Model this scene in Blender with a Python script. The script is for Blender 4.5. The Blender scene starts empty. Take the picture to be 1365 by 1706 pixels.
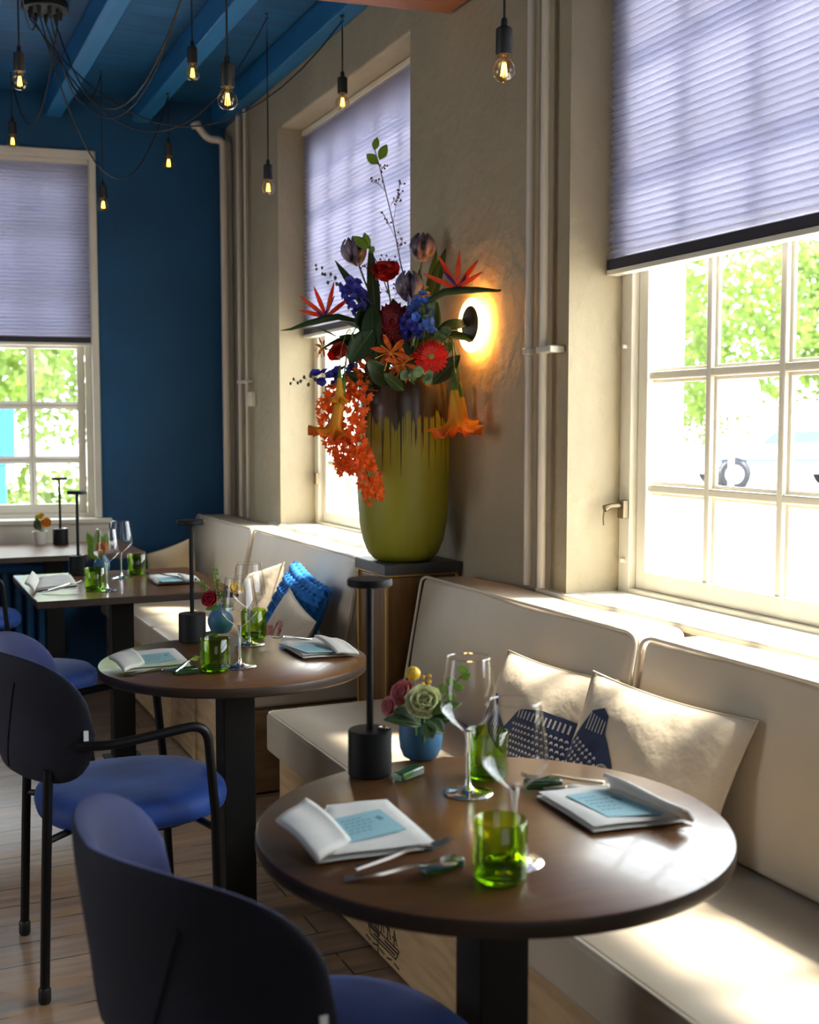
import bpy, math, random
from math import sin, cos, pi, radians, atan2, sqrt
from mathutils import Vector, Matrix
random.seed(7)
scene = bpy.context.scene
COL = scene.collection
V = Vector

# ---------------------------------------------------------------- camera, world, sun, exposure
cd = bpy.data.cameras.new('camera')
cam = bpy.data.objects.new('camera', cd)
COL.objects.link(cam)
cam.location = (0, 0, 1.4)
cam.rotation_euler = (radians(90 - 4.194), 0, radians(-24.414))
cd.sensor_fit = 'HORIZONTAL'
cd.sensor_width = 36
cd.lens = 36 * 1950 / 1365
cd.clip_end = 300
cd.dof.use_dof = True
cd.dof.focus_distance = 3.3
cd.dof.aperture_fstop = 5.0
scene.camera = cam

w = bpy.data.worlds.new('World')
scene.world = w
w.use_nodes = True
bg = w.node_tree.nodes['Background']
bg.inputs[0].default_value = (.86, .93, 1, 1)
bg.inputs[1].default_value = 10.5

def light(name, kind, loc, energy, color=(1, 1, 1), direction=None, size=None, sizey=None, portal=False):
    l = bpy.data.lights.new(name, kind)
    o = bpy.data.objects.new(name, l)
    COL.objects.link(o)
    o.location = loc
    l.color = color
    l.energy = energy
    if direction: o.rotation_euler = V(direction).to_track_quat('-Z', 'Y').to_euler()
    if kind == 'AREA':
        l.shape = 'RECTANGLE'; l.size = size; l.size_y = sizey
        if portal: l.cycles.is_portal = True
    return o
sun = light('sun', 'SUN', (6, 0, 8), 22, (1, .92, .78), (-.53, .2, -.83))
sun.data.angle = radians(4)
# added fill lamps from the left and behind the viewer; no windows built there
light('fill_left', 'AREA', (-2.7, 3.4, 1.5), 27, (.86, .92, 1), (1, 0, -.05), 1.5, 1.6)
light('fill_rear', 'AREA', (.2, -1.9, 1.9), 10, (.95, .95, 1), (0, 1, -.05), 2.0, 1.6)
light('sky_portal_near', 'AREA', (2.22, 1.88, 1.88), 1, (1, 1, 1), (-1, 0, 0), 2.3, 2.1, True)
light('sky_portal_far', 'AREA', (2.22, 4.97, 1.88), 1, (1, 1, 1), (-1, 0, 0), 1.6, 2.1, True)
scene.view_settings.view_transform = 'Standard'
scene.view_settings.look = 'None'
scene.view_settings.gamma = 1
scene.view_settings.exposure = 0.35
scene.cycles.use_denoising = True
scene.cycles.max_bounces = 12
scene.cycles.transparent_max_bounces = 24
scene.cycles.transmission_bounces = 12
scene.cycles.caustics_reflective = False
scene.cycles.caustics_refractive = False
scene.cycles.sample_clamp_indirect = 8

# ---------------------------------------------------------------- materials
MAT = {}
def nodes(name):
    m = bpy.data.materials.new(name)
    m.use_nodes = True
    nt = m.node_tree
    MAT[name] = m
    return m, nt, nt.nodes['Principled BSDF']
def inp(n, k, v):
    if k in n.inputs: n.inputs[k].default_value = v
def c4(c): return (c[0], c[1], c[2], 1)
def pbr(name, col, rough=.5, metal=0, spec=.5, var=0, vscale=8, bump=0, bscale=60, col2=None, sheen=0, trans=0, stretch=(1, 1, 1), bdist=.004, coat=0, sheenc=None):
    m, nt, b = nodes(name)
    L = nt.links.new
    inp(b, 'Roughness', rough); inp(b, 'Metallic', metal); inp(b, 'Specular IOR Level', spec)
    inp(b, 'Base Color', c4(col)); inp(b, 'Coat Weight', coat)
    if sheen:
        inp(b, 'Sheen Weight', sheen); inp(b, 'Sheen Roughness', .35); inp(b, 'Sheen Tint', c4(sheenc or col))
    tc = nt.nodes.new('ShaderNodeTexCoord')
    mp = nt.nodes.new('ShaderNodeMapping')
    mp.inputs['Scale'].default_value = stretch
    L(tc.outputs['Object'], mp.inputs[0])
    if var or col2:
        nz = nt.nodes.new('ShaderNodeTexNoise'); nz.inputs['Scale'].default_value = vscale; nz.inputs['Detail'].default_value = 5
        L(mp.outputs[0], nz.inputs['Vector'])
        cr = nt.nodes.new('ShaderNodeValToRGB')
        c2 = col2 or tuple(x * (1 - var) for x in col)
        c1 = col if col2 else tuple(min(1, x * (1 + var)) for x in col)
        cr.color_ramp.elements[0].color = c4(c2); cr.color_ramp.elements[0].position = .35
        cr.color_ramp.elements[1].color = c4(c1); cr.color_ramp.elements[1].position = .65
        L(nz.outputs[0], cr.inputs[0]); L(cr.outputs[0], b.inputs['Base Color'])
    if bump:
        n2 = nt.nodes.new('ShaderNodeTexNoise'); n2.inputs['Scale'].default_value = bscale; n2.inputs['Detail'].default_value = 4
        L(mp.outputs[0], n2.inputs['Vector'])
        bp = nt.nodes.new('ShaderNodeBump'); bp.inputs['Strength'].default_value = bump; bp.inputs['Distance'].default_value = bdist
        L(n2.outputs[0], bp.inputs['Height']); L(bp.outputs[0], b.inputs['Normal'])
    if trans:   # thin leaf or petal: part of the light passes through
        tr = nt.nodes.new('ShaderNodeBsdfTranslucent')
        mx = nt.nodes.new('ShaderNodeMixShader'); mx.inputs[0].default_value = trans
        out = nt.nodes['Material Output']
        if var or col2: L(cr.outputs[0], tr.inputs[0])
        else: tr.inputs[0].default_value = c4(col)
        L(b.outputs[0], mx.inputs[1]); L(tr.outputs[0], mx.inputs[2]); L(mx.outputs[0], out.inputs[0])
    return m
def emis(name, col, s):
    m, nt, b = nodes(name)
    inp(b, 'Base Color', c4(col)); inp(b, 'Emission Color', c4(col)); inp(b, 'Emission Strength', s)
    return m
def thin_glass(name, tint, gloss=.04, edge=.45, rough=0.02, ior=1.3):
    """thin pane or shell: transparent with a fresnel weighted reflection"""
    m, nt, b = nodes(name)
    L = nt.links.new
    nt.nodes.remove(b)
    tr = nt.nodes.new('ShaderNodeBsdfTransparent'); tr.inputs[0].default_value = c4(tint)
    gl = nt.nodes.new('ShaderNodeBsdfGlossy'); gl.inputs['Roughness'].default_value = rough
    lw = nt.nodes.new('ShaderNodeLayerWeight'); lw.inputs[0].default_value = .5
    mr = nt.nodes.new('ShaderNodeMapRange'); mr.inputs['To Min'].default_value = gloss; mr.inputs['To Max'].default_value = edge
    pw = nt.nodes.new('ShaderNodeMath'); pw.operation = 'POWER'; pw.inputs[1].default_value = 3
    L(lw.outputs['Facing'], pw.inputs[0]); L(pw.outputs[0], mr.inputs['Value'])
    mx = nt.nodes.new('ShaderNodeMixShader')
    L(mr.outputs[0], mx.inputs[0]); L(tr.outputs[0], mx.inputs[1]); L(gl.outputs[0], mx.inputs[2])
    L(mx.outputs[0], nt.nodes['Material Output'].inputs[0])
    return m

pbr('plaster', (.40, .335, .225), .85, var=.06, vscale=3, bump=.55, bscale=22, bdist=.012)
pbr('blue_wall', (.005, .07, .175), .7, var=.12, vscale=2, bump=.25, bscale=120, bdist=.002)
pbr('blue_beam', (.014, .15, .36), .5, var=.1, vscale=3, bump=.15, bscale=30, stretch=(6, .6, 6))
pbr('white_paint', (.74, .69, .58), .4, var=.04, vscale=5, bump=.08, bscale=30)
pbr('pipe_paint', (.66, .58, .48), .35)
pbr('cream_leather', (.54, .45, .335), .5, var=.05, vscale=3, bump=.25, bscale=9, bdist=.01)
pbr('piping', (.60, .53, .43), .45)
pbr('table_wood', (.155, .064, .020), .28, var=.3, vscale=9, stretch=(1, 5, 1), bump=.12, bscale=80, bdist=.001, col2=(.118, .048, .014), spec=.7, coat=.15)
pbr('table_edge', (.04, .024, .015), .42, var=.15, vscale=14)
pbr('black_metal', (.012, .012, .013), .42, metal=.6)
pbr('dark_post', (.012, .0115, .011), .6, spec=.25)
pbr('lamp_black', (.008, .008, .008), .6, spec=.2, bump=.1, bscale=200, bdist=.001)
pbr('shell_dark', (.006, .007, .018), .85, var=.3, vscale=6, sheen=.08, sheenc=(.3, .3, .6), bump=.15, bscale=12, bdist=.006)
pbr('velvet', (.010, .018, .085), .8, var=.3, vscale=6, sheen=.2, sheenc=(.30, .34, .8), bump=.15, bscale=12, bdist=.006)
pbr('velvet_seat', (.010, .045, .23), .7, var=.45, vscale=5, sheen=.35, sheenc=(.3, .45, .95), bump=.2, bscale=10, bdist=.006)
pbr('linen', (.66, .63, .58), .85, var=.05, vscale=20, bump=.35, bscale=160, bdist=.001)
pbr('card_blue', (.26, .47, .52), .7)
pbr('card_print', (.09, .22, .28), .7)
pbr('vase_blue', (.035, .13, .25), .55, var=.1, vscale=10)
pbr('pot_white', (.62, .58, .52), .5)
pbr('slab_black', (.035, .037, .036), .5, bump=.1)
pbr('pedestal_wood', (.20, .10, .03), .4, var=.35, vscale=4, stretch=(6, 6, .7), col2=(.10, .045, .012))
pbr('gold_edge', (.45, .27, .08), .35, metal=.7)
pbr('crate_wood', (.62, .42, .22), .65, var=.3, vscale=5, stretch=(8, 1, 8), col2=(.46, .30, .15), bump=.2, bscale=30)
pbr('crate_wood_dark', (.26, .14, .055), .6, var=.3, vscale=5, stretch=(1, 1, 6), col2=(.17, .085, .03), bump=.2, bscale=30)
pbr('ink', (.05, .035, .025), .8)
pbr('orange_wood', (.36, .13, .045), .5, var=.3, vscale=5, stretch=(.7, 6, 6), col2=(.24, .075, .03), bump=.3, bscale=20, bdist=.006)
pbr('beige_cloth', (.58, .48, .36), .85, var=.06, vscale=6, bump=.5, bscale=7, bdist=.02)
pbr('tan_cloth', (.55, .40, .22), .85, var=.06, vscale=6, bump=.4, bscale=7, bdist=.02)
pbr('blue_knit', (.010, .16, .50), .85, var=.15, vscale=10, bump=.4, bscale=80)
pbr('navy_print', (.012, .022, .07), .8, var=.25, vscale=30)
pbr('pale_print', (.45, .42, .38), .85)
pbr('red_print', (.42, .075, .045), .85, var=.3, vscale=25, col2=(.55, .3, .22))
pbr('steel', (.65, .62, .56), .2, metal=1)
pbr('aged_metal', (.20, .15, .09), .4, metal=.8)
pbr('radiator_blue', (.008, .09, .24), .4)
pbr('disc_brown', (.13, .085, .035), .6)
pbr('black_plastic', (.01, .01, .01), .5)
pbr('cord_black', (.015, .014, .014), .7)
pbr('tag_white', (.7, .7, .68), .8)
# plants
pbr('leaf_dark', (.028, .06, .014), .45, var=.3, vscale=12, trans=.25)
pbr('leaf_mid', (.10, .19, .025), .5, var=.3, vscale=14, trans=.3)
pbr('leaf_bright', (.26, .44, .04), .5, var=.2, vscale=14, trans=.45)
pbr('leaf_grey', (.14, .22, .09), .6, var=.2, vscale=18, trans=.2)
pbr('stem_green', (.07, .14, .02), .5)
pbr('stem_brown', (.09, .05, .02), .6)
pbr('tulip', (.40, .32, .42), .3, var=.5, vscale=14, stretch=(3, 3, .5), col2=(.016, .004, .022), trans=.2)
pbr('petal_red', (.78, .014, .006), .45, var=.3, vscale=14, trans=.35)
pbr('petal_deep_red', (.28, .006, .012), .5, var=.4, vscale=30, trans=.25)
pbr('petal_orange', (.85, .13, .008), .45, var=.3, vscale=16, col2=(.75, .05, .01), trans=.4)
pbr('petal_orange_soft', (.95, .24, .03), .5, var=.3, vscale=14, col2=(.90, .13, .012), trans=.45)
pbr('petal_flame', (.80, .22, .02), .5, var=.3, vscale=40, col2=(.60, .03, .01), trans=.4)
pbr('petal_blue', (.035, .07, .50), .5, var=.4, vscale=40, col2=(.05, .02, .25), trans=.3)
pbr('petal_bright_blue', (.07, .2, .75), .5, var=.3, vscale=40, trans=.3)
pbr('petal_purple', (.06, .015, .22), .5, trans=.2)
pbr('petal_pink', (.80, .30, .29), .55, var=.25, vscale=30, col2=(.66, .17, .17), trans=.3)
pbr('petal_cream', (.86, .86, .50), .55, var=.1, vscale=30, trans=.3)
pbr('petal_yellow', (.80, .48, .02), .55, var=.25, vscale=60, bump=.6, bscale=300)
pbr('petal_amber', (.85, .32, .015), .5, var=.25, vscale=25, trans=.3)
pbr('petal_crimson', (.50, .01, .03), .5, var=.3, vscale=30, trans=.3)
pbr('berry_dark', (.10, .035, .02), .4, var=.5, vscale=40)
pbr('berry_green', (.12, .14, .05), .4)
pbr('flower_core', (.25, .22, .04), .7, bump=.5, bscale=300)
# outside
pbr('tree_leaf', (.10, .165, .018), .6, var=.35, vscale=1.5, trans=.4)
pbr('hedge_leaf', (.09, .14, .016), .6, var=.4, vscale=3, trans=.3)
pbr('bark', (.12, .08, .05), .9)
pbr('paving', (.62, .60, .56), .9, var=.08, vscale=.6)
pbr('car_white', (.45, .46, .49), .3, coat=.3)
pbr('car_glass', (.06, .08, .11), .3, spec=.1)
pbr('tyre', (.03, .03, .034), .8, spec=.1)
pbr('post_blue', (.03, .16, .5), .5)
pbr('post_white', (.8, .8, .78), .5)
pbr('far_wall', (.75, .74, .70), .8)

thin_glass('pane', (.98, .99, .98), .03, .5)
thin_glass('wine_glass', (.985, .985, .985), .045, .75, .03)
thin_glass('bulb_glass', (1.0, .84, .58), .07, .9, .04)
thin_glass('green_glass', (.68, .83, .22), .05, .55, .04)
m, nt, b = nodes('solid_glass')
inp(b, 'Base Color', (1, 1, 1, 1)); inp(b, 'Transmission Weight', 1); inp(b, 'Roughness', .01); inp(b, 'IOR', 1.45)
m, nt, b = nodes('solid_green_glass')
inp(b, 'Base Color', (.38, .62, .06, 1)); inp(b, 'Transmission Weight', .9); inp(b, 'Roughness', .05); inp(b, 'IOR', 1.45)
m, nt, b = nodes('dark_green_glass')
inp(b, 'Base Color', (.05, .12, .05, 1)); inp(b, 'Transmission Weight', .5); inp(b, 'Roughness', .05)
emis('filament', (1, .45, .06), 22)
emis('sconce_light', (1, .66, .22), 9)
emis('sconce_ring', (1, .46, .06), 65)

# pleated blind: thin lavender cloth that lets daylight through
m, nt, b = nodes('blind_cloth')
L = nt.links.new
inp(b, 'Base Color', (.17, .165, .21, 1)); inp(b, 'Roughness', .9)
tr = nt.nodes.new('ShaderNodeBsdfTranslucent'); tr.inputs[0].default_value = (.05, .05, .08, 1)
ad = nt.nodes.new('ShaderNodeAddShader')
tc = nt.nodes.new('ShaderNodeTexCoord'); nz = nt.nodes.new('ShaderNodeTexNoise'); nz.inputs['Scale'].default_value = 500
cr = nt.nodes.new('ShaderNodeValToRGB')
cr.color_ramp.elements[0].color = (.30, .302, .355, 1); cr.color_ramp.elements[1].color = (.41, .412, .47, 1)
cr.color_ramp.elements[0].position = .3; cr.color_ramp.elements[1].position = .7
L(tc.outputs['Object'], nz.inputs[0]); L(nz.outputs[0], cr.inputs[0]); L(cr.outputs[0], tr.inputs[0])
L(b.outputs[0], ad.inputs[0]); L(tr.outputs[0], ad.inputs[1]); L(ad.outputs[0], nt.nodes['Material Output'].inputs[0])
pbr('blind_rail', (.035, .03, .045), .6)

# planks: brick texture; used on floor (boards run across the room) and ceiling
def planks(name, c1, c2, mortar, width, row, rough, patchc=None, bumpn=.3, msize=.003):
    m, nt, b = nodes(name)
    L = nt.links.new
    tc = nt.nodes.new('ShaderNodeTexCoord')
    br = nt.nodes.new('ShaderNodeTexBrick')
    br.inputs['Color1'].default_value = c4(c1); br.inputs['Color2'].default_value = c4(c2); br.inputs['Mortar'].default_value = c4(mortar)
    br.inputs['Scale'].default_value = 1; br.inputs['Mortar Size'].default_value = msize; br.inputs['Brick Width'].default_value = width
    br.inputs['Row Height'].default_value = row; br.offset = .37
    L(tc.outputs['Object'], br.inputs[0])
    mp = nt.nodes.new('ShaderNodeMapping'); mp.inputs['Scale'].default_value = (1.5, 14, 1)
    L(tc.outputs['Object'], mp.inputs[0])
    nz = nt.nodes.new('ShaderNodeTexNoise'); nz.inputs['Scale'].default_value = 2; nz.inputs['Detail'].default_value = 8
    L(mp.outputs[0], nz.inputs[0])
    mx = nt.nodes.new('ShaderNodeMix'); mx.data_type = 'RGBA'; mx.blend_type = 'MULTIPLY'; mx.inputs[0].default_value = .8
    cr = nt.nodes.new('ShaderNodeValToRGB'); cr.color_ramp.elements[0].color = (.45, .45, .45, 1); cr.color_ramp.elements[1].color = (1.25, 1.2, 1.15, 1)
    cr.color_ramp.elements[0].position = .3; cr.color_ramp.elements[1].position = .7
    L(nz.outputs[0], cr.inputs[0]); L(br.outputs[0], mx.inputs[6]); L(cr.outputs[0], mx.inputs[7])
    last = mx.outputs[2]
    if patchc:
        mp2 = nt.nodes.new('ShaderNodeMapping'); mp2.inputs['Scale'].default_value = (1.2, 5, 1)
        L(tc.outputs['Object'], mp2.inputs[0])
        n3 = nt.nodes.new('ShaderNodeTexNoise'); n3.inputs['Scale'].default_value = 2.2; n3.inputs['Detail'].default_value = 6
        L(mp2.outputs[0], n3.inputs[0])
        c3 = nt.nodes.new('ShaderNodeValToRGB'); c3.color_ramp.elements[0].position = .52; c3.color_ramp.elements[1].position = .62
        L(n3.outputs[0], c3.inputs[0])
        m3 = nt.nodes.new('ShaderNodeMix'); m3.data_type = 'RGBA'
        L(c3.outputs[0], m3.inputs[0]); L(last, m3.inputs[6]); m3.inputs[7].default_value = c4(patchc)
        last = m3.outputs[2]
    L(last, b.inputs['Base Color'])
    bp = nt.nodes.new('ShaderNodeBump'); bp.inputs['Strength'].default_value = bumpn; bp.inputs['Distance'].default_value = .004
    inv = nt.nodes.new('ShaderNodeMath'); inv.operation = 'SUBTRACT'; inv.inputs[0].default_value = 1
    ad = nt.nodes.new('ShaderNodeMath'); ad.operation = 'ADD'
    L(br.outputs['Fac'], inv.inputs[1]); L(inv.outputs[0], ad.inputs[0]); L(nz.outputs[0], ad.inputs[1]); L(ad.outputs[0], bp.inputs['Height'])
    L(bp.outputs[0], b.inputs['Normal'])
    rr = nt.nodes.new('ShaderNodeMapRange'); rr.inputs['To Min'].default_value = rough - .1; rr.inputs['To Max'].default_value = rough + .15
    L(nz.outputs[0], rr.inputs[0]); L(rr.outputs[0], b.inputs['Roughness'])
planks('floor_wood', (.42, .27, .17), (.29, .21, .16), (.03, .02, .014), 1.7, .135, .36, (.36, .20, .09))
planks('blue_boards', (.012, .125, .31), (.011, .115, .285), (.006, .06, .15), 4.0, .19, .55, None, .2, .002)

# olive vase glaze with dark drips running down from the rim (object z: 0 base to .68 rim)
m, nt, b = nodes('vase_glaze')
L = nt.links.new
def mth(op, a, b_=None, c=None):
    n = nt.nodes.new('ShaderNodeMath'); n.operation = op
    for i, x in enumerate((a, b_, c)):
        if x is None: continue
        if isinstance(x, (int, float)): n.inputs[i].default_value = x
        else: L(x, n.inputs[i])
    return n.outputs[0]
tc = nt.nodes.new('ShaderNodeTexCoord'); sp = nt.nodes.new('ShaderNodeSeparateXYZ'); L(tc.outputs['Object'], sp.inputs[0])
ang = mth('ARCTAN2', sp.outputs[1], sp.outputs[0])
def ramp1(scale, off):
    cb = nt.nodes.new('ShaderNodeCombineXYZ'); L(mth('ADD', mth('MULTIPLY', ang, scale), off), cb.inputs[0])
    n = nt.nodes.new('ShaderNodeTexNoise'); n.inputs['Scale'].default_value = 1; n.inputs['Detail'].default_value = 1
    L(cb.outputs[0], n.inputs[0]); return n.outputs[0]
n1 = ramp1(3, 4.0); n2 = ramp1(13, 9.0); n3 = ramp1(34, 2.0)
ln = mth('ADD', mth('MULTIPLY', n1, .26), .045)
ln = mth('ADD', ln, mth('MULTIPLY', mth('MAXIMUM', mth('SUBTRACT', n2, .52), 0), 1.3))
ln = mth('ADD', ln, mth('MULTIPLY', mth('MAXIMUM', mth('SUBTRACT', n3, .60), 0), 1.6))
edge = mth('SUBTRACT', .68, ln)
msk = mth('MULTIPLY', mth('SUBTRACT', sp.outputs[2], edge), 90)
cl = nt.nodes.new('ShaderNodeClamp'); L(msk, cl.inputs[0])
nz = nt.nodes.new('ShaderNodeTexNoise'); nz.inputs['Scale'].default_value = 3; nz.inputs['Detail'].default_value = 6
mp = nt.nodes.new('ShaderNodeMapping'); mp.inputs['Scale'].default_value = (5, 5, 1); L(tc.outputs['Object'], mp.inputs[0]); L(mp.outputs[0], nz.inputs[0])
cr = nt.nodes.new('ShaderNodeValToRGB')
e = cr.color_ramp.elements
e[0].color = (.022, .014, .008, 1); e[0].position = .38; e[1].color = (.085, .08, .068, 1); e[1].position = .66
x = e.new(.52); x.color = (.038, .019, .008, 1)
L(nz.outputs[0], cr.inputs[0])
cr2 = nt.nodes.new('ShaderNodeValToRGB'); cr2.color_ramp.elements[0].color = (.20, .20, .012, 1); cr2.color_ramp.elements[1].color = (.31, .29, .018, 1)
L(nz.outputs[0], cr2.inputs[0])
mx = nt.nodes.new('ShaderNodeMix'); mx.data_type = 'RGBA'
L(cl.outputs[0], mx.inputs[0]); L(cr2.outputs[0], mx.inputs[6]); L(cr.outputs[0], mx.inputs[7]); L(mx.outputs[2], b.inputs['Base Color'])
rg = mth('SUBTRACT', .48, mth('MULTIPLY', cl.outputs[0], .22)); L(rg, b.inputs['Roughness'])

# trumpet flower: yellow throat to orange rim, along its own length (object z down to -.16)
m, nt, b = nodes('trumpet_petal')
L = nt.links.new
tc = nt.nodes.new('ShaderNodeTexCoord'); sp = nt.nodes.new('ShaderNodeSeparateXYZ'); L(tc.outputs['Object'], sp.inputs[0])
mr = nt.nodes.new('ShaderNodeMapRange'); mr.inputs['From Min'].default_value = -.17; mr.inputs['From Max'].default_value = -.04
L(sp.outputs[2], mr.inputs['Value'])
cr = nt.nodes.new('ShaderNodeValToRGB'); cr.color_ramp.elements[0].color = (.85, .14, .02, 1); cr.color_ramp.elements[1].color = (.85, .50, .03, 1)
x = cr.color_ramp.elements.new(.28); x.color = (.88, .36, .02, 1)
L(mr.outputs[0], cr.inputs[0]); L(cr.outputs[0], b.inputs['Base Color'])
tr = nt.nodes.new('ShaderNodeBsdfTranslucent'); L(cr.outputs[0], tr.inputs[0])
mx = nt.nodes.new('ShaderNodeMixShader'); mx.inputs[0].default_value = .45
L(b.outputs[0], mx.inputs[1]); L(tr.outputs[0], mx.inputs[2]); L(mx.outputs[0], nt.nodes['Material Output'].inputs[0])

# ---------------------------------------------------------------- mesh helpers
def basis(d, hint=(0, 0, 1)):
    d = V(d).normalized(); h = V(hint)
    if abs(d.dot(h.normalized())) > .98: h = V((1, 0, 0))
    s = d.cross(h).normalized(); n = s.cross(d).normalized()
    return d, s, n
class MB:
    def __init__(s): s.v = []; s.f = []
    def add(s, vs, fs):
        o = len(s.v); s.v += [tuple(p) for p in vs]; s.f += [tuple(i + o for i in f) for f in fs]; return s
    def hexa(s, b, t):      # bottom four, top four (same winding)
        return s.add(list(b) + list(t), [(3, 2, 1, 0), (4, 5, 6, 7), (0, 1, 5, 4), (1, 2, 6, 5), (2, 3, 7, 6), (3, 0, 4, 7)])
    def box(s, x0, x1, y0, y1, z0, z1):
        return s.hexa([(x0, y0, z0), (x1, y0, z0), (x1, y1, z0), (x0, y1, z0)], [(x0, y0, z1), (x1, y0, z1), (x1, y1, z1), (x0, y1, z1)])
    def prism(s, poly, y0, y1):   # poly of (x,z) extruded along y
        n = len(poly)
        return s.add([(x, y0, z) for x, z in poly] + [(x, y1, z) for x, z in poly], [tuple(range(n)), tuple(range(2 * n - 1, n - 1, -1))] + [(i, i + n, (i + 1) % n + n, (i + 1) % n) for i in range(n)])
    def lathe(s, prof, c=(0, 0, 0), seg=32, axis=None):
        d, a, n = basis(axis) if axis is not None else (V((0, 0, 1)), V((1, 0, 0)), V((0, 1, 0)))
        c = V(c); vs = []; fs = []; m = len(prof)
        for k in range(seg):
            t = 2 * pi * k / seg
            for r, z in prof: vs.append(c + d * z + (a * cos(t) + n * sin(t)) * r)
        for k in range(seg):
            for i in range(m - 1):
                p, q = k * m + i, ((k + 1) % seg) * m + i
                if prof[i][0] < 1e-6 and prof[i + 1][0] < 1e-6: continue
                fs.append((p, q, q + 1, p + 1))
        return s.add(vs, fs)
    def tube(s, pts, r, seg=8, cap=True):
        pts = [V(p) for p in pts]; n = len(pts)
        rs = r if isinstance(r, (list, tuple)) else [r] * n
        vs = []; fs = []; prev = None
        for i, p in enumerate(pts):
            d = (pts[min(i + 1, n - 1)] - pts[max(i - 1, 0)]).normalized()
            if prev is None: _, a, b_ = basis(d)
            else:
                a = (prev - d * prev.dot(d)).normalized(); b_ = a.cross(d)
            prev = a; b_ = d.cross(a)
            for k in range(seg):
                t = 2 * pi * k / seg; vs.append(p + (a * cos(t) + b_ * sin(t)) * rs[i])
        for i in range(n - 1):
            for k in range(seg):
                k2 = (k + 1) % seg; fs.append((i * seg + k, i * seg + k2, (i + 1) * seg + k2, (i + 1) * seg + k))
        if cap: fs.append(tuple(range(seg - 1, -1, -1))); fs.append(tuple((n - 1) * seg + k for k in range(seg)))
        return s.add(vs, fs)
    def ball(s, c, r, sc=(1, 1, 1), seg=12, rings=8):
        prof = []
        vs = []; fs = []
        for i in range(rings + 1):
            ph = pi * i / rings
            for k in range(seg):
                t = 2 * pi * k / seg
                vs.append((c[0] + r * sc[0] * sin(ph) * cos(t), c[1] + r * sc[1] * sin(ph) * sin(t), c[2] - r * sc[2] * cos(ph)))
        for i in range(rings):
            for k in range(seg):
                k2 = (k + 1) % seg; fs.append((i * seg + k, i * seg + k2, (i + 1) * seg + k2, (i + 1) * seg + k))
        return s.add(vs, fs)
    def grid(s, fn, nu, nv, thick=0, closeu=False):
        vs = [V(fn(i / nu, j / nv)) for i in range(nu + 1) for j in range(nv + 1)]
        fs = [(i * (nv + 1) + j, (i + 1) * (nv + 1) + j, (i + 1) * (nv + 1) + j + 1, i * (nv + 1) + j + 1) for i in range(nu) for j in range(nv)]
        return s.add(vs, fs)
    def petal(s, base, d, up, length, width, curl=0, cup=0, tipw=.15, nl=6, nw=4, wave=0, widest=.6):
        """thin leaf or petal: starts at base along d, its face towards up, curling towards up by curl radians, cupped across"""
        d, side, n = basis(d, up)
        base = V(base); pts = []; p = base.copy(); ds = length / nl
        for i in range(nl + 1):
            t = i / nl
            a = curl * t
            dd = d * cos(a) + n * sin(a); nn = n * cos(a) - d * sin(a)
            if i: p = p + dd * ds
            ww = width / 2 * max(tipw if t < .5 else .02, sin(pi * min(1, (t / (2 * widest)) if t < widest else .5 + .5 * (t - widest) / (1 - widest))) ** .8)
            row = []
            for j in range(nw + 1):
                q = -1 + 2 * j / nw
                row.append(p + side * ww * q + nn * (cup * ww * q * q + wave * ww * sin(t * 9 + q * 3)))
            pts += row
        fs = [(i * (nw + 1) + j, (i + 1) * (nw + 1) + j, (i + 1) * (nw + 1) + j + 1, i * (nw + 1) + j + 1) for i in range(nl) for j in range(nw)]
        return s.add(pts, fs)
    def obj(s, name, mat, parent=None, origin=(0, 0, 0), smooth=True, bevel=0, bseg=2, sub=0, solid=0, angle=40):
        o = V(origin)
        me = bpy.data.meshes.new(name)
        me.from_pydata([tuple(V(p) - o) for p in s.v], [], s.f)
        me.validate(); me.update()
        me.materials.append(MAT[mat])
        if smooth:
            me.shade_smooth(); me.set_sharp_from_angle(angle=radians(angle))
        ob = bpy.data.objects.new(name, me)
        COL.objects.link(ob)
        if parent is not None: ob.parent = parent
        else: ob.location = o
        if solid:
            md = ob.modifiers.new('thick', 'SOLIDIFY'); md.thickness = solid; md.offset = 0
        if bevel:
            md = ob.modifiers.new('bevel', 'BEVEL'); md.width = bevel; md.segments = bseg; md.limit_method = 'ANGLE'; md.harden_normals = False
        if sub:
            md = ob.modifiers.new('sub', 'SUBSURF'); md.levels = sub; md.render_levels = sub
        return ob
def tag(o, label, cat, group=None):
    o['label'] = label; o['category'] = cat
    if group: o['group'] = group
    return o
def thing(name, label, cat, loc=(0, 0, 0), rz=0, group=None):
    o = bpy.data.objects.new(name, None); COL.objects.link(o)
    o.empty_display_size = .05
    o.location = loc; o.rotation_euler = (0, 0, rz)
    return tag(o, label, cat, group)
def struct(o):
    o['kind'] = 'structure'; return o
def copy_tree(o, parent=None):
    c = o.copy(); COL.objects.link(c)
    if parent is not None: c.parent = parent
    for ch in list(o.children): copy_tree(ch, c)
    return c
def place_copy(o, loc, label, rz=0):
    c = copy_tree(o); c.location = loc; c.rotation_euler = (0, 0, rz); c['label'] = label
    return c
def bez(p0, p1, p2, p3, n=12):
    p0, p1, p2, p3 = map(V, (p0, p1, p2, p3))
    return [(1 - t) ** 3 * p0 + 3 * t * (1 - t) ** 2 * p1 + 3 * t * t * (1 - t) * p2 + t ** 3 * p3 for t in [i / n for i in range(n + 1)]]
def sag(a, b_, s, n=16):
    a, b_ = V(a), V(b_)
    return [a.lerp(b_, i / n) - V((0, 0, s * 4 * (i / n) * (1 - i / n))) for i in range(n + 1)]
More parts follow.
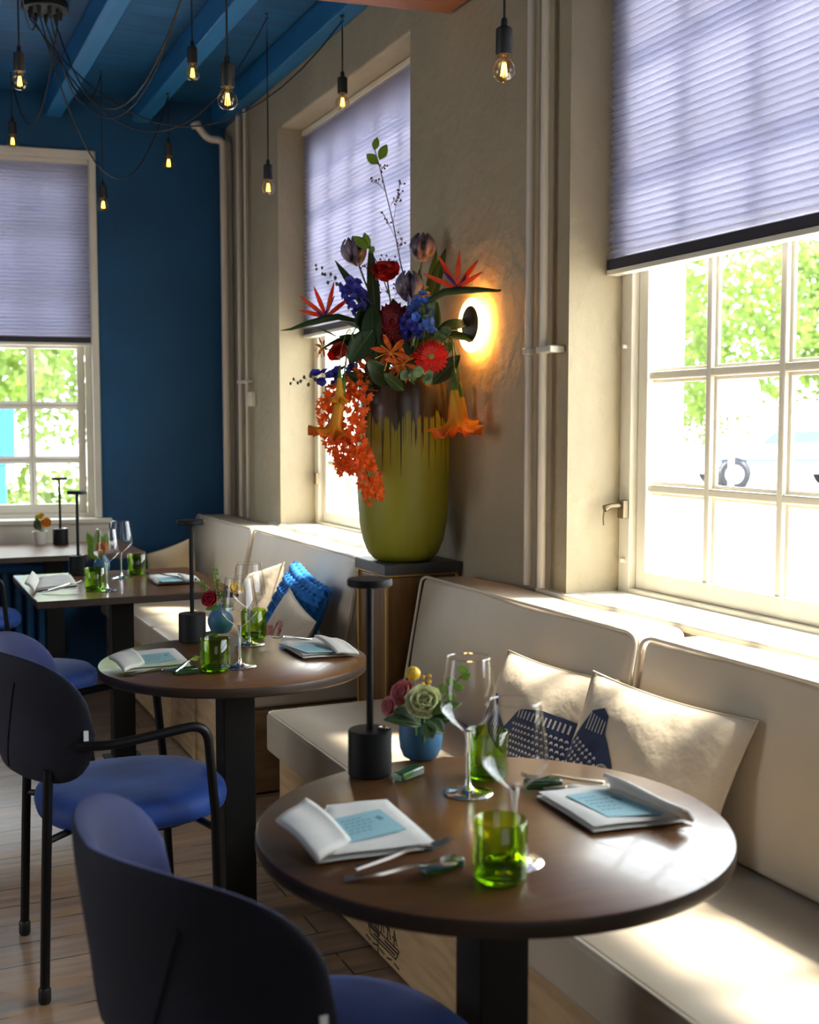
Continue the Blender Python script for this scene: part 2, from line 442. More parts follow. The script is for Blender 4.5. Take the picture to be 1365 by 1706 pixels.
def fillet(pts, r, n=5):
    pts = [V(p) for p in pts]; out = [pts[0]]
    for i in range(1, len(pts) - 1):
        a, b_, c = pts[i - 1], pts[i], pts[i + 1]
        rr = min(r, (a - b_).length * .49, (c - b_).length * .49)
        p, q = b_ + (a - b_).normalized() * rr, b_ + (c - b_).normalized() * rr
        for k in range(n + 1):
            t = k / n; out.append((1 - t) ** 2 * p + 2 * t * (1 - t) * b_ + t * t * q)
    out.append(pts[-1]); return out

# ================================================================ THE ROOM
CEIL = 3.26
# back wall frame: starts in the corner (1.9, 6.78), runs left and slightly away
BW0 = V((1.9, 6.78, 0)); BWD = V((-1, .15, 0)).normalized(); BWN = V((-.15, -1, 0)).normalized()   # BWN points into the room
def bw(s_, z, out=0): p = BW0 + BWD * s_ + BWN * out; return V((p.x, p.y, z))

def holed_wall(mb, P, us, zs, holes, t):
    """P(u, z, depth) -> point; faces on both sides, reveals round every hole"""
    us = sorted(set(us)); zs = sorted(set(zs))
    def hole(i, j):
        u = (us[i] + us[i + 1]) / 2; z = (zs[j] + zs[j + 1]) / 2
        return any(a < u < b_ and c < z < d for a, b_, c, d in holes)
    idx = {}
    vs = []
    def vid(i, j, k):
        if (i, j, k) not in idx:
            idx[(i, j, k)] = len(vs); vs.append(P(us[i], zs[j], t * k))
        return idx[(i, j, k)]
    fs = []
    nu, nz = len(us) - 1, len(zs) - 1
    for i in range(nu):
        for j in range(nz):
            if hole(i, j): continue
            for k in (0, 1):
                f = [vid(i, j, k), vid(i + 1, j, k), vid(i + 1, j + 1, k), vid(i, j + 1, k)]
                fs.append(tuple(f if k else f[::-1]))
            for di, dj, e in ((-1, 0, ((0, 0), (0, 1))), (1, 0, ((1, 0), (1, 1))), (0, -1, ((0, 0), (1, 0))), (0, 1, ((0, 1), (1, 1)))):
                ii, jj = i + di, j + dj
                if 0 <= ii < nu and 0 <= jj < nz and not hole(ii, jj): continue
                a, b_ = [(i + x, j + y) for x, y in e]
                fs.append((vid(*a, 0), vid(*b_, 0), vid(*b_, 1), vid(*a, 1)))
    return mb.add(vs, fs)

W1 = (.75, 3.01, .87, 2.90)     # near window opening y0,y1,z0,z1
W2 = (4.19, 5.77, .87, 2.90)     # far window opening
m_ = MB(); holed_wall(m_, lambda u, z, d: (1.9 + d, u, z), [-2.2, W1[0], W1[1], W2[0], W2[1], 7.3], [0, .87, 2.9, 3.6], [W1, W2], .30)
o = m_.obj('wall_right', 'plaster', smooth=False, bevel=.012, bseg=3); struct(o)
BH = (.76, 2.05, .86, 2.91)
m_ = MB(); holed_wall(m_, lambda u, z, d: bw(u, z, -d), [-.35, BH[0], BH[1], 5.6], [0, .86, 2.91, 3.6], [BH], .28)
struct(m_.obj('wall_back', 'blue_wall', smooth=False))
struct(MB().box(-3.05, -2.85, -2.4, 8.0, 0, 3.6).obj('wall_left', 'plaster', smooth=False))
struct(MB().box(-3.05, 2.2, -2.4, -2.2, 0, 3.6).obj('wall_front', 'plaster', smooth=False))
struct(MB().box(-3.05, 2.2, -2.4, 8.0, -.1, 0).obj('floor', 'floor_wood', smooth=False))
struct(MB().box(-3.05, 2.2, -2.4, 8.0, CEIL, CEIL + .1).obj('ceiling', 'blue_boards', smooth=False))
# ceiling beams, painted blue, running from the near end to the back wall
n = 1
for x0, x1 in ((1.815, 1.898), (1.375, 1.465), (.905, .995), (.425, .515), (-.05, .04), (-.53, -.44), (-1.01, -.92), (-1.49, -1.40)):
    yb = 6.78 + .15 * (1.9 - x1) - .005
    o = MB().box(x0, x1, 3.84 + .148 * (1.9 - x0), yb, 3.125, CEIL - .001).obj('trim_%d' % n, 'blue_beam', smooth=False, bevel=.006); struct(o); n += 1
o = MB().hexa([(-2.84, 4.22, 2.85), (-2.84, 4.53, 2.85), (1.897, 3.82, 2.85), (1.897, 3.51, 2.85)][::-1], [(-2.84, 4.22, 3.14), (-2.84, 4.53, 3.14), (1.897, 3.82, 3.14), (1.897, 3.51, 3.14)][::-1]).obj('trim_%d' % n, 'orange_wood', smooth=False, bevel=.02, bseg=3); struct(o); n += 1

# ---- windows in the right wall
def sash(P, us, zs, parent, top_hidden=None):
    """glazing bars on P(u,z,d): d grows outward"""
    def bar(u0, u1, z0, z1, d0, d1, nm, bev=.004):
        q = MB().hexa([P(u0, z0, d0), P(u1, z0, d0), P(u1, z0, d1), P(u0, z0, d1)], [P(u0, z1, d0), P(u1, z1, d0), P(u1, z1, d1), P(u0, z1, d1)])
        return q.obj(nm, 'white_paint', parent, bevel=bev, smooth=False)
    return bar
def window(no, P, u0, u1, z0, z1, rows, colw, first, stile=.05, flip=1):
    """no: number; P(u,z,depth); the sash starts at u=first and goes to u1 in steps of colw"""
    fr = thing('window_%d' % no, 'x', 'x', P(u0, z0, 0)); del fr['label']; del fr['category']; struct(fr)
    org = V(P(u0, z0, 0))
    Q = lambda u, z, d: V(P(u, z, d)) - org
    bar = sash(Q, None, None, fr)
    fd = .06
    # outer frame
    a = min(u0, u1); b_ = max(u0, u1)
    for (p, q, r, s_) in ((a, a + .055, z0, z1), (b_ - .055, b_, z0, z1), (a + .0545, b_ - .0545, z0, z0 + .0355), (a + .0545, b_ - .0545, z1 - .05, z1)):
        bar(p, q, r, s_, 0, .10, 'window_frame', .003)
    a += .057; b_ -= .057
    # sash stiles and rails
    lo = z0 + .035; hi = rows[-1]
    for (p, q, r, s_) in ((a, a + .045, lo, z1 - .05), (b_ - .045, b_, lo, z1 - .05), (a + .044, b_ - .044, lo, lo + .055), (a + .044, b_ - .044, hi, hi + .055), (a + .044, b_ - .044, z1 - .1, z1 - .05)):
        bar(p, q, r, s_, .025, .075, 'sash_rail', .003)
    us = []
    if flip > 0:
        u = b_ - .0225 - colw
        while u > a + .1:
            us.append(u); u -= colw
    else:
        u = a + .0225 + colw
        while u < b_ - .1:
            us.append(u); u += colw
    for u in us:
        bar(u - .012, u + .012, lo, z1 - .06, .035, .068, 'glazing_bar', .005)
        bar(u - .022, u + .022, lo, z1 - .06, .05, .06, 'glazing_bar', .003)
    for z in rows[:-1] + [rows[-1] + .36, rows[-1] + .70]:
        if z > z1 - .15: continue
        bar(a + .04, b_ - .04, z - .012, z + .012, .0362, .0672, 'glazing_bar', .005)
        bar(a + .04, b_ - .04, z - .022, z + .022, .0508, .0592, 'glazing_bar', .003)
    q = MB().hexa([Q(a, lo, .054), Q(b_, lo, .054), Q(b_, lo, .058), Q(a, lo, .058)], [Q(a, z1 - .06, .054), Q(b_, z1 - .06, .054), Q(b_, z1 - .06, .058), Q(a, z1 - .06, .058)])
    q.obj('glass_pane', 'pane', fr, smooth=False)
    return fr, bar, us
PR = lambda u, z, d: (2.075 + d, u, z)
wn, bar1, us1 = window(1, PR, W1[0], W1[1], W1[2], W1[3], [1.213, 1.55, 1.885], .292, 0)
wf, bar2, us2 = window(2, PR, W2[0], W2[1], W2[2], W2[3], [1.213, 1.55, 1.885], .287, 0)
PB = lambda u, z, d: tuple(bw(u, z, -d - .07))
wb, bar3, us3 = window(3, PB, BH[0], BH[1], BH[2], BH[3], [1.206, 1.52, 1.845], .277, 0, flip=-1)
# sills
for nm, W in (('window_sill', W1), ('window_sill', W2)):
    par = wn if W is W1 else wf
    org = V(par.location)
    MB().box(1.872, 2.09, W[0] - .16, W[1] + .16, .868, .893).obj(nm, 'white_paint', par, origin=org, bevel=.006, bseg=3)
    MB().box(1.885, 1.9, W[0] - .14, W[1] + .14, .83, .868).obj('sill_apron', 'white_paint', par, origin=org, bevel=.004)
org = V(wb.location)
MB().hexa([bw(.68, .845, .10), bw(2.2, .845, .10), bw(2.2, .845, -.08), bw(.68, .845, -.08)], [bw(.68, .873, .10), bw(2.2, .873, .10), bw(2.2, .873, -.08), bw(.68, .873, -.08)]).obj('window_sill', 'white_paint', wb, origin=org, bevel=.008, bseg=3)
MB().hexa([bw(.70, .70, .07), bw(2.2, .70, .07), bw(2.2, .70, .0), bw(.70, .70, 0)], [bw(.70, .845, .07), bw(2.2, .845, .07), bw(2.2, .845, 0), bw(.70, .845, 0)]).obj('sill_apron', 'white_paint', wb, origin=org, bevel=.004)
# casing round the back window
for (a, b_, c, d) in ((.735, .775, .873, 2.95), (2.03, 2.08, .873, 2.95), (.735, 2.08, 2.90, 2.95)):
    MB().hexa([bw(a, c, .022), bw(b_, c, .022), bw(b_, c, -.06), bw(a, c, -.06)], [bw(a, d, .022), bw(b_, d, .022), bw(b_, d, -.06), bw(a, d, -.06)]).obj('window_casing', 'white_paint', wb, origin=org, bevel=.006)
# catches on the near window frame
o = MB(); p = (2.070, 3.033, 1.155)
o.box(2.052, 2.072, 2.955, 2.985, 1.12, 1.175)
o.tube([(2.055, 2.97, 1.16), (2.02, 2.975, 1.158), (2.00, 2.978, 1.15)], [.009, .008, .012], 10)
o.obj('window_catch', 'aged_metal', wn, origin=V(wn.location), bevel=.002)
MB().tube([(2.0, 2.978, 1.145), (1.998, 2.98, 1.12), (2.0, 2.98, 1.10)], .0022, 6).obj('catch_pin', 'aged_metal', wn, origin=V(wn.location))
for z in (1.64, .99):
    MB().lathe([(0, 0), (.008, 0), (.006, .018), (0, .02)], (2.076, 2.978, z), 12, (-1, 0, 0)).obj('frame_peg', 'pipe_paint', wn, origin=V(wn.location))
MB().box(2.055, 2.075, 5.70, 5.735, 1.10, 1.16).obj('window_catch', 'aged_metal', wf, origin=V(wf.location), bevel=.003)

# ---- pleated blinds
def blind(P, u0, u1, z0, z1, label, pitch=.0205):
    b_ = thing('pleated_blind', label, 'window blind', P(u0, z0, 0), 0, 'lavender pleated window blinds')
    org = V(P(u0, z0, 0))
    nrow = int((z1 - z0 - .05) / (pitch / 2))
    mb = MB(); vs = []; nu = 6
    for i in range(nrow + 1):
        z = z0 + .045 + (z1 - z0 - .05) * i / nrow
        for k in range(nu + 1): vs.append(V(P(u0 + (u1 - u0) * k / nu, z, (.008 if i % 2 else -.008))) - org)
    fs = [(i * (nu + 1) + k, i * (nu + 1) + k + 1, (i + 1) * (nu + 1) + k + 1, (i + 1) * (nu + 1) + k) for i in range(nrow) for k in range(nu)]
    mb.add(vs, fs).obj('pleated_cloth', 'blind_cloth', b_, smooth=False)
    mb = MB(); vs = []
    for i in range(nrow + 1):
        z = z0 + .045 + (z1 - z0 - .05) * i / nrow
        for k in range(nu + 1): vs.append(V(P(u0 + (u1 - u0) * k / nu, z, (.014 if i % 2 else .030))) - org)
    mb.add(vs, fs).obj('rear_cell_cloth', 'blind_cloth', b_, smooth=False)
    H = lambda u0, u1, z0, z1, d0, d1: MB().hexa([V(P(u0, z0, d0)) - org, V(P(u1, z0, d0)) - org, V(P(u1, z0, d1)) - org, V(P(u0, z0, d1)) - org], [V(P(u0, z1, d0)) - org, V(P(u1, z1, d0)) - org, V(P(u1, z1, d1)) - org, V(P(u0, z1, d1)) - org])
    H(u0, u1, z0 + .016, z0 + .046, -.011, .011).obj('bottom_rail', 'blind_rail', b_, bevel=.002)
    H(u0 - .002, u1 + .002, z0, z0 + .0155, -.013, .030).obj('rail_cap', 'white_paint', b_, bevel=.002)
    H(u0, u1, z1 - .005, z1 + .02, -.015, .015).obj('head_rail', 'white_paint', b_, bevel=.002)
    return b_
blind(lambda u, z, d: (2.028 + d, u, z), W1[0] + .01, W1[1] - .008, 1.852, 2.876, 'large lavender pleated blind half drawn over the nearest window')
blind(lambda u, z, d: (2.028 + d, u, z), W2[0] + .01, W2[1] - .008, 1.852, 2.876, 'lavender pleated blind in the plaster wall window behind the flowers')
blind(lambda u, z, d: tuple(bw(u, z, -.005 - d)), BH[0] + .02, BH[1] - .02, 1.858, 2.878, 'lavender pleated blind over the window in the blue wall')

# ---- pipes
pp = thing('heating_pipe', 'pair of cream heating pipes up the plaster pier beside the near window', 'pipes', (1.86, 3.15, 0))
org = V(pp.location)
for y in (3.195, 3.112):
    MB().tube([(1.86, y, .90), (1.86, y, 1.2), (1.861, y, 2.2), (1.862, y, CEIL - .002)], .0135, 14).obj('pipe', 'pipe_paint', pp, origin=org)
m_ = MB().box(1.845, 1.898, 3.175, 3.215, 1.622, 1.643).box(1.845, 1.898, 3.045, 3.132, 1.622, 1.643)
m_.obj('pipe_clamp', 'white_paint', pp, origin=org, bevel=.004)
pp = thing('corner_pipe', 'thick cream pipe with swan neck bend in the blue and cream corner', 'pipe', (1.85, 6.6, 0), group='pipes in the far corner')
org = V(pp.location)
MB().tube(fillet([(1.70, 6.66, 3.10), (1.76, 6.64, 3.02), (1.835, 6.60, 3.02), (1.835, 6.59, .89)], .05), .021, 14).obj('pipe', 'pipe_paint', pp, origin=org)
MB().lathe([(.020, 0), (.030, 0), (.030, .02), (.020, .02)], (1.70, 6.66, 3.09), 16, (-.3, .2, 1)).obj('pipe_collar', 'pipe_paint', pp, origin=org)
pp = thing('corner_pipe', 'thin cream pipe right of the thick corner pipe', 'pipe', (1.87, 6.42, 0), group='pipes in the far corner')
org = V(pp.location)
MB().tube([(1.87, 6.42, .89), (1.87, 6.42, 3.12)], .013, 12).obj('pipe', 'pipe_paint', pp, origin=org)
MB().tube([(1.872, 6.30, .89), (1.872, 6.30, 3.12)], .009, 12).obj('thin_pipe', 'pipe_paint', pp, origin=org)
MB().box(1.855, 1.898, 6.28, 6.45, 1.64, 1.655).obj('pipe_clamp', 'pipe_paint', pp, origin=org, bevel=.003)
sw = thing('wall_switch', 'small cream surface box on the plaster beside the far window', 'wall box', (1.885, 6.263, 1.549))
o = MB().box(-.012, .014, -.04, .04, -.04, .04).obj('box_cover', 'white_paint', sw, bevel=.004)
MB().box(-.018, -.012, -.015, .015, -.02, .02).obj('button', 'white_paint', sw, bevel=.002)

# ---- radiator under the back window
rd = thing('radiator', 'blue painted column radiator under the window in the blue wall', 'radiator', bw(1.5, 0, .05))
org = V(rd.location)
for k in range(16):
    s_ = 1.02 + k * .062
    q = bw(s_, 0, .055)
    MB().tube(fillet([(q.x, q.y - .0, .12), (q.x, q.y, .60)], .02), .021, 10).obj('radiator_column', 'radiator_blue', rd, origin=org)
for z in (.13, .59):
    MB().tube([bw(1.0, z, .055), bw(1.98, z, .055)], .026, 12).obj('radiator_header', 'radiator_blue', rd, origin=org)
for s_ in (1.1, 1.85):
    MB().tube([bw(s_, .0, .055), bw(s_, .13, .055)], .012, 10).obj('radiator_foot', 'radiator_blue', rd, origin=org)

# ================================================================ BANQUETTES
def bench(y0, y1, label, printed):
    b_ = thing('banquette_base', label, 'bench base', (1.2, y0, 0), group='wine crate bench bases along the window wall')
    org = V(b_.location)
    MB().box(1.182, 1.885, y0 + .005, y1 - .005, .0, .33).obj('carcass', 'crate_wood_dark', b_, origin=org, bevel=.004)
    # crate fronts
    y = y1 - .005
    k = 0
    while y > y0 + .1:
        wd = min((.50, .33, .50, .27)[k % 4], y - y0 - .005)
        MB().box(1.163, 1.183, y - wd + .004, y - .004, .012, .325).obj('crate_panel', 'crate_wood', b_, origin=org, bevel=.003)
        if k % 2 == 0:
            MB().box(1.157, 1.164, y - wd + .02, y - wd + .07, .015, .32).obj('crate_batten', 'crate_wood', b_, origin=org, bevel=.002)
        y -= wd; k += 1
    # boards on the far end face
    return b_
b1 = bench(.95, 3.60, 'wine crate bench base under the near banquette seat', True)
b2 = bench(4.22, 6.775, 'wine crate bench base under the far banquette seat', False)
for yy in (4.26, 4.50):
    pass
for a, b_ in ((1.185, 1.43), (1.435, 1.66), (1.665, 1.88)):
    MB().box(a, b_, 4.205, 4.222, .01, .325).obj('end_board', 'crate_wood_dark', b2, origin=V(b2.location), bevel=.003)
# burnt-in sailing ship picture on the near crate (flat strokes on the wood)
def ship(mb, y, z, s_):
    def st(pts, w_):
        for (a, b_), (c, d) in zip(pts, pts[1:]):
            L_ = sqrt((c - a) ** 2 + (d - b_) ** 2) or 1; nx, nz = -(d - b_) / L_ * w_, (c - a) / L_ * w_
            A = [(a + nx, b_ + nz), (c + nx, d + nz), (c - nx, d - nz), (a - nx, b_ - nz)]
            mb.add([(1.1622, y - p[0] * s_, z + p[1] * s_ * .8) for p in A] + [(1.1632, y - p[0] * s_, z + p[1] * s_ * .8) for p in A], [(0, 1, 2, 3), (7, 6, 5, 4), (0, 4, 5, 1), (1, 5, 6, 2), (2, 6, 7, 3), (3, 7, 4, 0)])
    st([(-1, .1), (1, .1), (.8, -.25), (-.8, -.25), (-1, .1)], .022)
    st([(-.9, .0), (-.2, 0)], .05); st([(.1, -.02), (.9, -.02)], .03); st([(-.6, -.14), (.75, -.14)], .025)
    for mx in (-.75, -.45, -.1, .3, .7):
        h_ = .55 + .3 * cos(mx * 2)
        st([(mx, .1), (mx, h_)], .025); st([(mx, h_), (mx + .18, .2)], .02); st([(mx - .12, h_ * .6), (mx + .14, h_ * .55)], .025)
    for q in range(5): st([(-1.1 + q * .45, -.42 - .06 * (q % 2)), (-.8 + q * .45, -.46 + .06 * (q % 2))], .025)
mb = MB(); ship(mb, 2.73, .066, .105)
mb.obj('ship_print', 'ink', b1, origin=V(b1.location), smooth=False)

def back_cushion(y0, y1, label):
    c = thing('back_cushion', label, 'bench cushion', (1.7, (y0 + y1) / 2, .47), group='cream banquette back cushions')
    org = V(c.location)
    poly = [(1.63, .475), (1.702, .884), (1.862, .884), (1.875, .475)]
    nn = 24
    # rounded prism built as rings along y so that the corners can be rounded
    mb = MB(); vs = []; r = .035
    ring = []
    cx_, cz_ = 1.765, .68
    base = []
    for i in range(4):
        a, b2_ = poly[i], poly[(i + 1) % 4]
        for k in range(8): t = k / 8; base.append((a[0] + (b2_[0] - a[0]) * t, a[1] + (b2_[1] - a[1]) * t))
    ys = [0, .004, .012, .025, .045] ; L_ = y1 - y0
    rows = [(y0 + d, d) for d in ys] + [(y0 + .045 + (L_ - .09) * k / 20, .045) for k in range(1, 20)] + [(y1 - d, d) for d in ys[::-1]]
    for (y, d) in rows:
        ins = .045 - sqrt(max(0, .045 ** 2 - (.045 - d) ** 2))
        for q, (x, z) in enumerate(base):
            # inset towards the centre by ins; gentle belly on the front face
            dz = z - cz_; dx = x - cx_
            zz = cz_ + dz * (1 - ins / .21); xx = cx_ + dx * (1 - ins / .115)
            if q < 8:
                xx -= .010 * sin(pi * q / 8) * min(1, d / .045)
            if 8 <= q <= 16: zz += .004 * sin((y - y0) * 9)
            vs.append((xx, y, zz))
    nb = len(base)
    fs = [(i * nb + k, i * nb + (k + 1) % nb, (i + 1) * nb + (k + 1) % nb, (i + 1) * nb + k) for i in range(len(rows) - 1) for k in range(nb)]
    fs += [tuple(range(nb - 1, -1, -1)), tuple((len(rows) - 1) * nb + k for k in range(nb))]
    mb.add(vs, fs).obj('cushion_body', 'cream_leather', c, origin=org, bevel=.012, bseg=3, angle=50)
    MB().tube(fillet([(1.632, y0 + .006, .50), (1.699, y0 + .006, .872), (1.701, y0 + .04, .885), (1.701, y1 - .04, .885), (1.699, y1 - .006, .872), (1.632, y1 - .006, .50)], .02), .0045, 8).obj('piping', 'piping', c, origin=org)
    return c
back_cushion(2.375, 3.65, 'cream back cushion between flower pedestal and near window seam')
back_cushion(1.06, 2.365, 'cream back cushion at the right edge below the near window')
back_cushion(4.22, 5.64, 'cream back cushion behind the blue knitted pillow')
back_cushion(5.65, 6.77, 'cream back cushion against the blue wall')
def seat_cushion(y0, y1, label):
    c = thing('seat_cushion', label, 'bench cushion', (1.4, (y0 + y1) / 2, .33), group='cream banquette seat cushions')
    org = V(c.location)
    def S(x0, x1):
        mb = MB(); vs = []; nx, ny = 14, 26
        prof = []
        for i in range(nx + 1): prof.append((x0 + (x1 - x0) * i / nx, 1))
        for i in range(nx + 1): prof.append((x1 - (x1 - x0) * i / nx, 0))
        for j in range(ny + 1):
            y = y0 + (y1 - y0) * j / ny; ey = min(y - y0, y1 - y)
            for (x, top) in prof:
                ex = min(x - x0, x1 - x)
                e_ = min(ex, ey)
                drop = .010 * max(0, 1 - e_ / .05) ** 2
                z = .472 - drop + .004 * sin(x * 9 + y * 5) * min(1, e_ / .1) if top else .332
                vs.append((x, y, z))
        nb = len(prof)
        fs = [(j * nb + k, (j + 1) * nb + k, (j + 1) * nb + (k + 1) % nb, j * nb + (k + 1) % nb) for j in range(ny) for k in range(nb)]
        fs += [tuple(range(nb)), tuple(ny * nb + k for k in range(nb - 1, -1, -1))]
        mb.add(vs, fs); return mb
    S(1.137, 1.80).obj('cushion_body', 'cream_leather', c, origin=org, bevel=.014, bseg=4, angle=50)
    MB().tube(fillet([(1.62, y1 - .004, .462), (1.14, y1 - .004, .462), (1.14, y0 + .004, .462), (1.62, y0 + .004, .462)], .03), .004, 8).obj('piping', 'piping', c, origin=org)
seat_cushion(2.375, 3.65, 'cream seat cushion ending beside the flower pedestal')
seat_cushion(1.06, 2.365, 'cream seat cushion at lower right behind the near round table')
seat_cushion(4.21, 5.42, 'cream seat cushion under the crab print pillow')
seat_cushion(5.43, 6.79, 'cream seat cushion nearest the blue wall')

# ---- pillows
def pillow_pt(c, ux, uy, un, W, H, T, u, v, side, fold=0):
    k = 1 - .07 * (1 - v * v); l = 1 - .07 * (1 - u * u)
    t = T / 2 * (max(0, 1 - abs(u) ** 2.6) * max(0, 1 - abs(v) ** 2.6)) ** .55
    t += .006 * sin(5 * u + 3 * v) * (1 - u * u) * (1 - v * v)
    return c + ux * (W / 2 * u * k) + uy * (H / 2 * v * l) + un * (side * t)
def pillow(name, c, yaw, lean, roll, W, H, T, mat, label, group=None):
    """yaw: facing direction (about z), lean: tilt backwards, roll: spin in its own plane"""
    o = thing(name, label, 'pillow', c, 0, group)
    n_ = V((cos(yaw) * cos(lean), sin(yaw) * cos(lean), sin(lean)))
    ux = V((-sin(yaw), cos(yaw), 0)); uy = n_.cross(ux)
    a, b_ = ux * cos(roll) + uy * sin(roll), uy * cos(roll) - ux * sin(roll)
    P = lambda u, v, s_, e=0: pillow_pt(V((0, 0, 0)), a, b_, n_, W, H, T, u, v, s_) + n_ * (e * s_)
    N = 26; mb = MB()
    for s_ in (1, -1):
        vs = [P(-1 + 2 * i / N, -1 + 2 * j / N, s_) for i in range(N + 1) for j in range(N + 1)]
        fs = [(i * (N + 1) + j, (i + 1) * (N + 1) + j, (i + 1) * (N + 1) + j + 1, i * (N + 1) + j + 1) for i in range(N) for j in range(N)]
        mb.add(vs, [f if s_ > 0 else f[::-1] for f in fs])
    mb.obj('pillow_cover', mat, o, angle=60)
    ed = [P(-1 + 2 * k / 12, -1, 1) for k in range(13)] + [P(1, -1 + 2 * k / 12, 1) for k in range(1, 13)] + [P(1 - 2 * k / 12, 1, 1) for k in range(1, 13)] + [P(-1, 1 - 2 * k / 12, 1) for k in range(1, 13)]
    MB().tube(ed, .003, 6).obj('seam', mat, o)
    return o, P
def decal(o, P, poly, mat, name, off=.0025, n=18, mb=None):
    """flat printed shape that follows the cloth: strips between a left and a right outline given as (u, v0, v1)"""
    m = mb or MB()
    rows = []
    for (u, v0, v1) in poly:
        k = max(2, int(abs(v1 - v0) * n))
        rows.append((u, v0, v1))
    K = 12
    vs = [P(u, v0 + (v1 - v0) * j / K, 1, off) for (u, v0, v1) in rows for j in range(K + 1)]
    fs = [(i * (K + 1) + j, (i + 1) * (K + 1) + j, (i + 1) * (K + 1) + j + 1, i * (K + 1) + j + 1) for i in range(len(rows) - 1) for j in range(K)]
    m.add(vs, fs)
    if mb is None: return m.obj(name, mat, o, angle=60)
def dense(tab, n=4):
    out = []
    for a, b_ in zip(tab, tab[1:]):
        for k in range(n): t = k / n; out.append(tuple(a[i] + (b_[i] - a[i]) * t for i in range(3)))
    return out + [tab[-1]]

PI = pi
# u runs towards +x of 'ux'; for a pillow facing the aisle (yaw = pi) ux points to -y (towards the viewer)
p1, P1 = pillow('throw_pillow', (1.545, 2.60, .600), PI + .12, .42, .0, .46, .38, .15, 'beige_cloth', 'beige pillow printed with blue fish tail and scales, behind the wine glasses', 'beige fish print pillows')
SHU, SHV = .06, .22
def D(o, P, poly, mat=None, name=None, off=.004, mb=None): return decal(o, P, [(u + SHU, v0 + SHV, v1 + SHV) for u, v0, v1 in poly], mat, name, off, mb=mb)
D(p1, P1, dense([(-.86, -.62, -.40), (-.78, -.55, .06), (-.70, -.30, .14), (-.62, -.38, .04), (-.52, -.48, -.12), (-.30, -.62, -.30), (-.18, -.66, -.14), (-.06, -.70, .02), (.3, -.74, .10), (.8, -.76, .08)]), 'navy_print', 'fish_print', .0025)
mb = MB()
for i in range(13):
    u = -.05 + i * .065; D(p1, P1, [(u, -.10, .03), (u + .025, -.10, .02)], mb=mb)
for i in range(15):
    for j in range(6):
        u = -.12 + i * .066 + (.033 if j % 2 else 0); v = -.2 - j * .085
        if u > .78: continue
        D(p1, P1, [(u, v - .028, v + .005), (u + .012, v - .012, v + .022), (u + .028, v - .006, v + .026), (u + .042, v - .02, v + .01)], mb=mb)
for i in range(6):
    u = -.80 + i * .03; D(p1, P1, [(u, -.5, -.42 + .07 * i), (u + .008, -.5, -.44 + .07 * i)], mb=mb)
for i in range(8):
    u = -.55 + i * .05; D(p1, P1, [(u, -.40 - .03 * i, -.22 - .02 * i), (u + .012, -.40 - .03 * i, -.24 - .02 * i)], mb=mb)
mb.obj('scale_print', 'pale_print', p1, angle=60)
p2, P2 = pillow('throw_pillow', (1.535, 2.13, .612), PI + .18, .42, -.04, .50, .40, .12, 'beige_cloth', 'beige pillow with blue fish head, nearest on the banquette', 'beige fish print pillows')
SHU, SHV = .05, .12
D(p2, P2, dense([(-.98, -.85, -.1), (-.88, -.90, .14), (-.76, -.92, .44), (-.60, -.94, .52), (-.50, -.94, .44), (-.46, -.94, .22), (-.36, -.94, .10), (-.22, -.94, -.12), (-.12, -.9, -.50), (-.09, -.88, -.76)]), 'navy_print', 'fish_head_print', .0025)
mb = MB()
for i in range(6):
    u = -.76 + i * .05; D(p2, P2, [(u, .20, .42 - .01 * i), (u + .018, .20, .41 - .01 * i)], mb=mb)
mb.obj('fin_print', 'pale_print', p2, angle=60); mb = MB()
for i in range(7):
    for j in range(8):
        u = -.92 + i * .07 + (.03 if j % 2 else 0); v = .08 - j * .085 - i * .03
        if v < -.80: continue
        D(p2, P2, [(u, v - .028, v + .005), (u + .012, v - .012, v + .022), (u + .028, v - .006, v + .026), (u + .042, v - .02, v + .01)], mb=mb)
mb.obj('scale_print', 'pale_print', p2, angle=60); mb = MB()
for i in range(14):
    a1 = .3 + i * .16; u = -.34 + .16 * cos(a1); v = -.44 + .30 * sin(a1)
    D(p2, P2, [(u, v - .012, v + .022), (u + .016, v - .012, v + .022)], mb=mb)
mb.obj('gill_print', 'pale_print', p2, angle=60); mb = MB()
for a0 in range(14):
    a1 = a0 * PI / 7; u = -.30 + .042 * cos(a1); v = -.40 + .05 * sin(a1)
    D(p2, P2, [(u - .008, v - .014, v + .014), (u + .009, v - .014, v + .014)], off=.0045, mb=mb)
D(p2, P2, [(-.315, -.415, -.385), (-.285, -.415, -.385)], off=.0045, mb=mb)
mb.obj('eye_print', 'pale_print', p2, angle=60); mb = MB()
D(p2, P2, dense([(-.52, -.78, -.72), (-.42, -.84, -.58), (-.30, -.82, -.58), (-.2, -.78, -.70)], 2), mb=mb)
mb.obj('mouth_print', 'pale_print', p2, angle=60)
p3, P3 = pillow('knitted_pillow', (1.54, 4.52, .615), PI + .10, .35, -.20, .38, .36, .14, 'blue_knit', 'chunky blue knitted pillow on the far banquette')
mb = MB()
for j in range(8):
    v = -.9 + j * .257
    pts = [P3(-.97 + 1.94 * k / 40, v + .035 * sin(k * 1.6), 1, .004) for k in range(41)]
    mb.tube(pts, [.016 + .005 * sin(k * 1.6) for k in range(41)], 7)
    pts = [P3(-.97 + 1.94 * k / 40, v + .11 - .035 * sin(k * 1.6), 1, .004) for k in range(41)]
    mb.tube(pts, [.014 + .005 * cos(k * 1.6) for k in range(41)], 7)
mb.obj('knit_braid', 'blue_knit', p3, angle=80)
p4, P4 = pillow('throw_pillow', (1.44, 4.34, .582), PI + .10, .40, -.28, .34, .27, .11, 'beige_cloth', 'small beige pillow with red crab print leaning on the blue knitted one')
mb = MB()
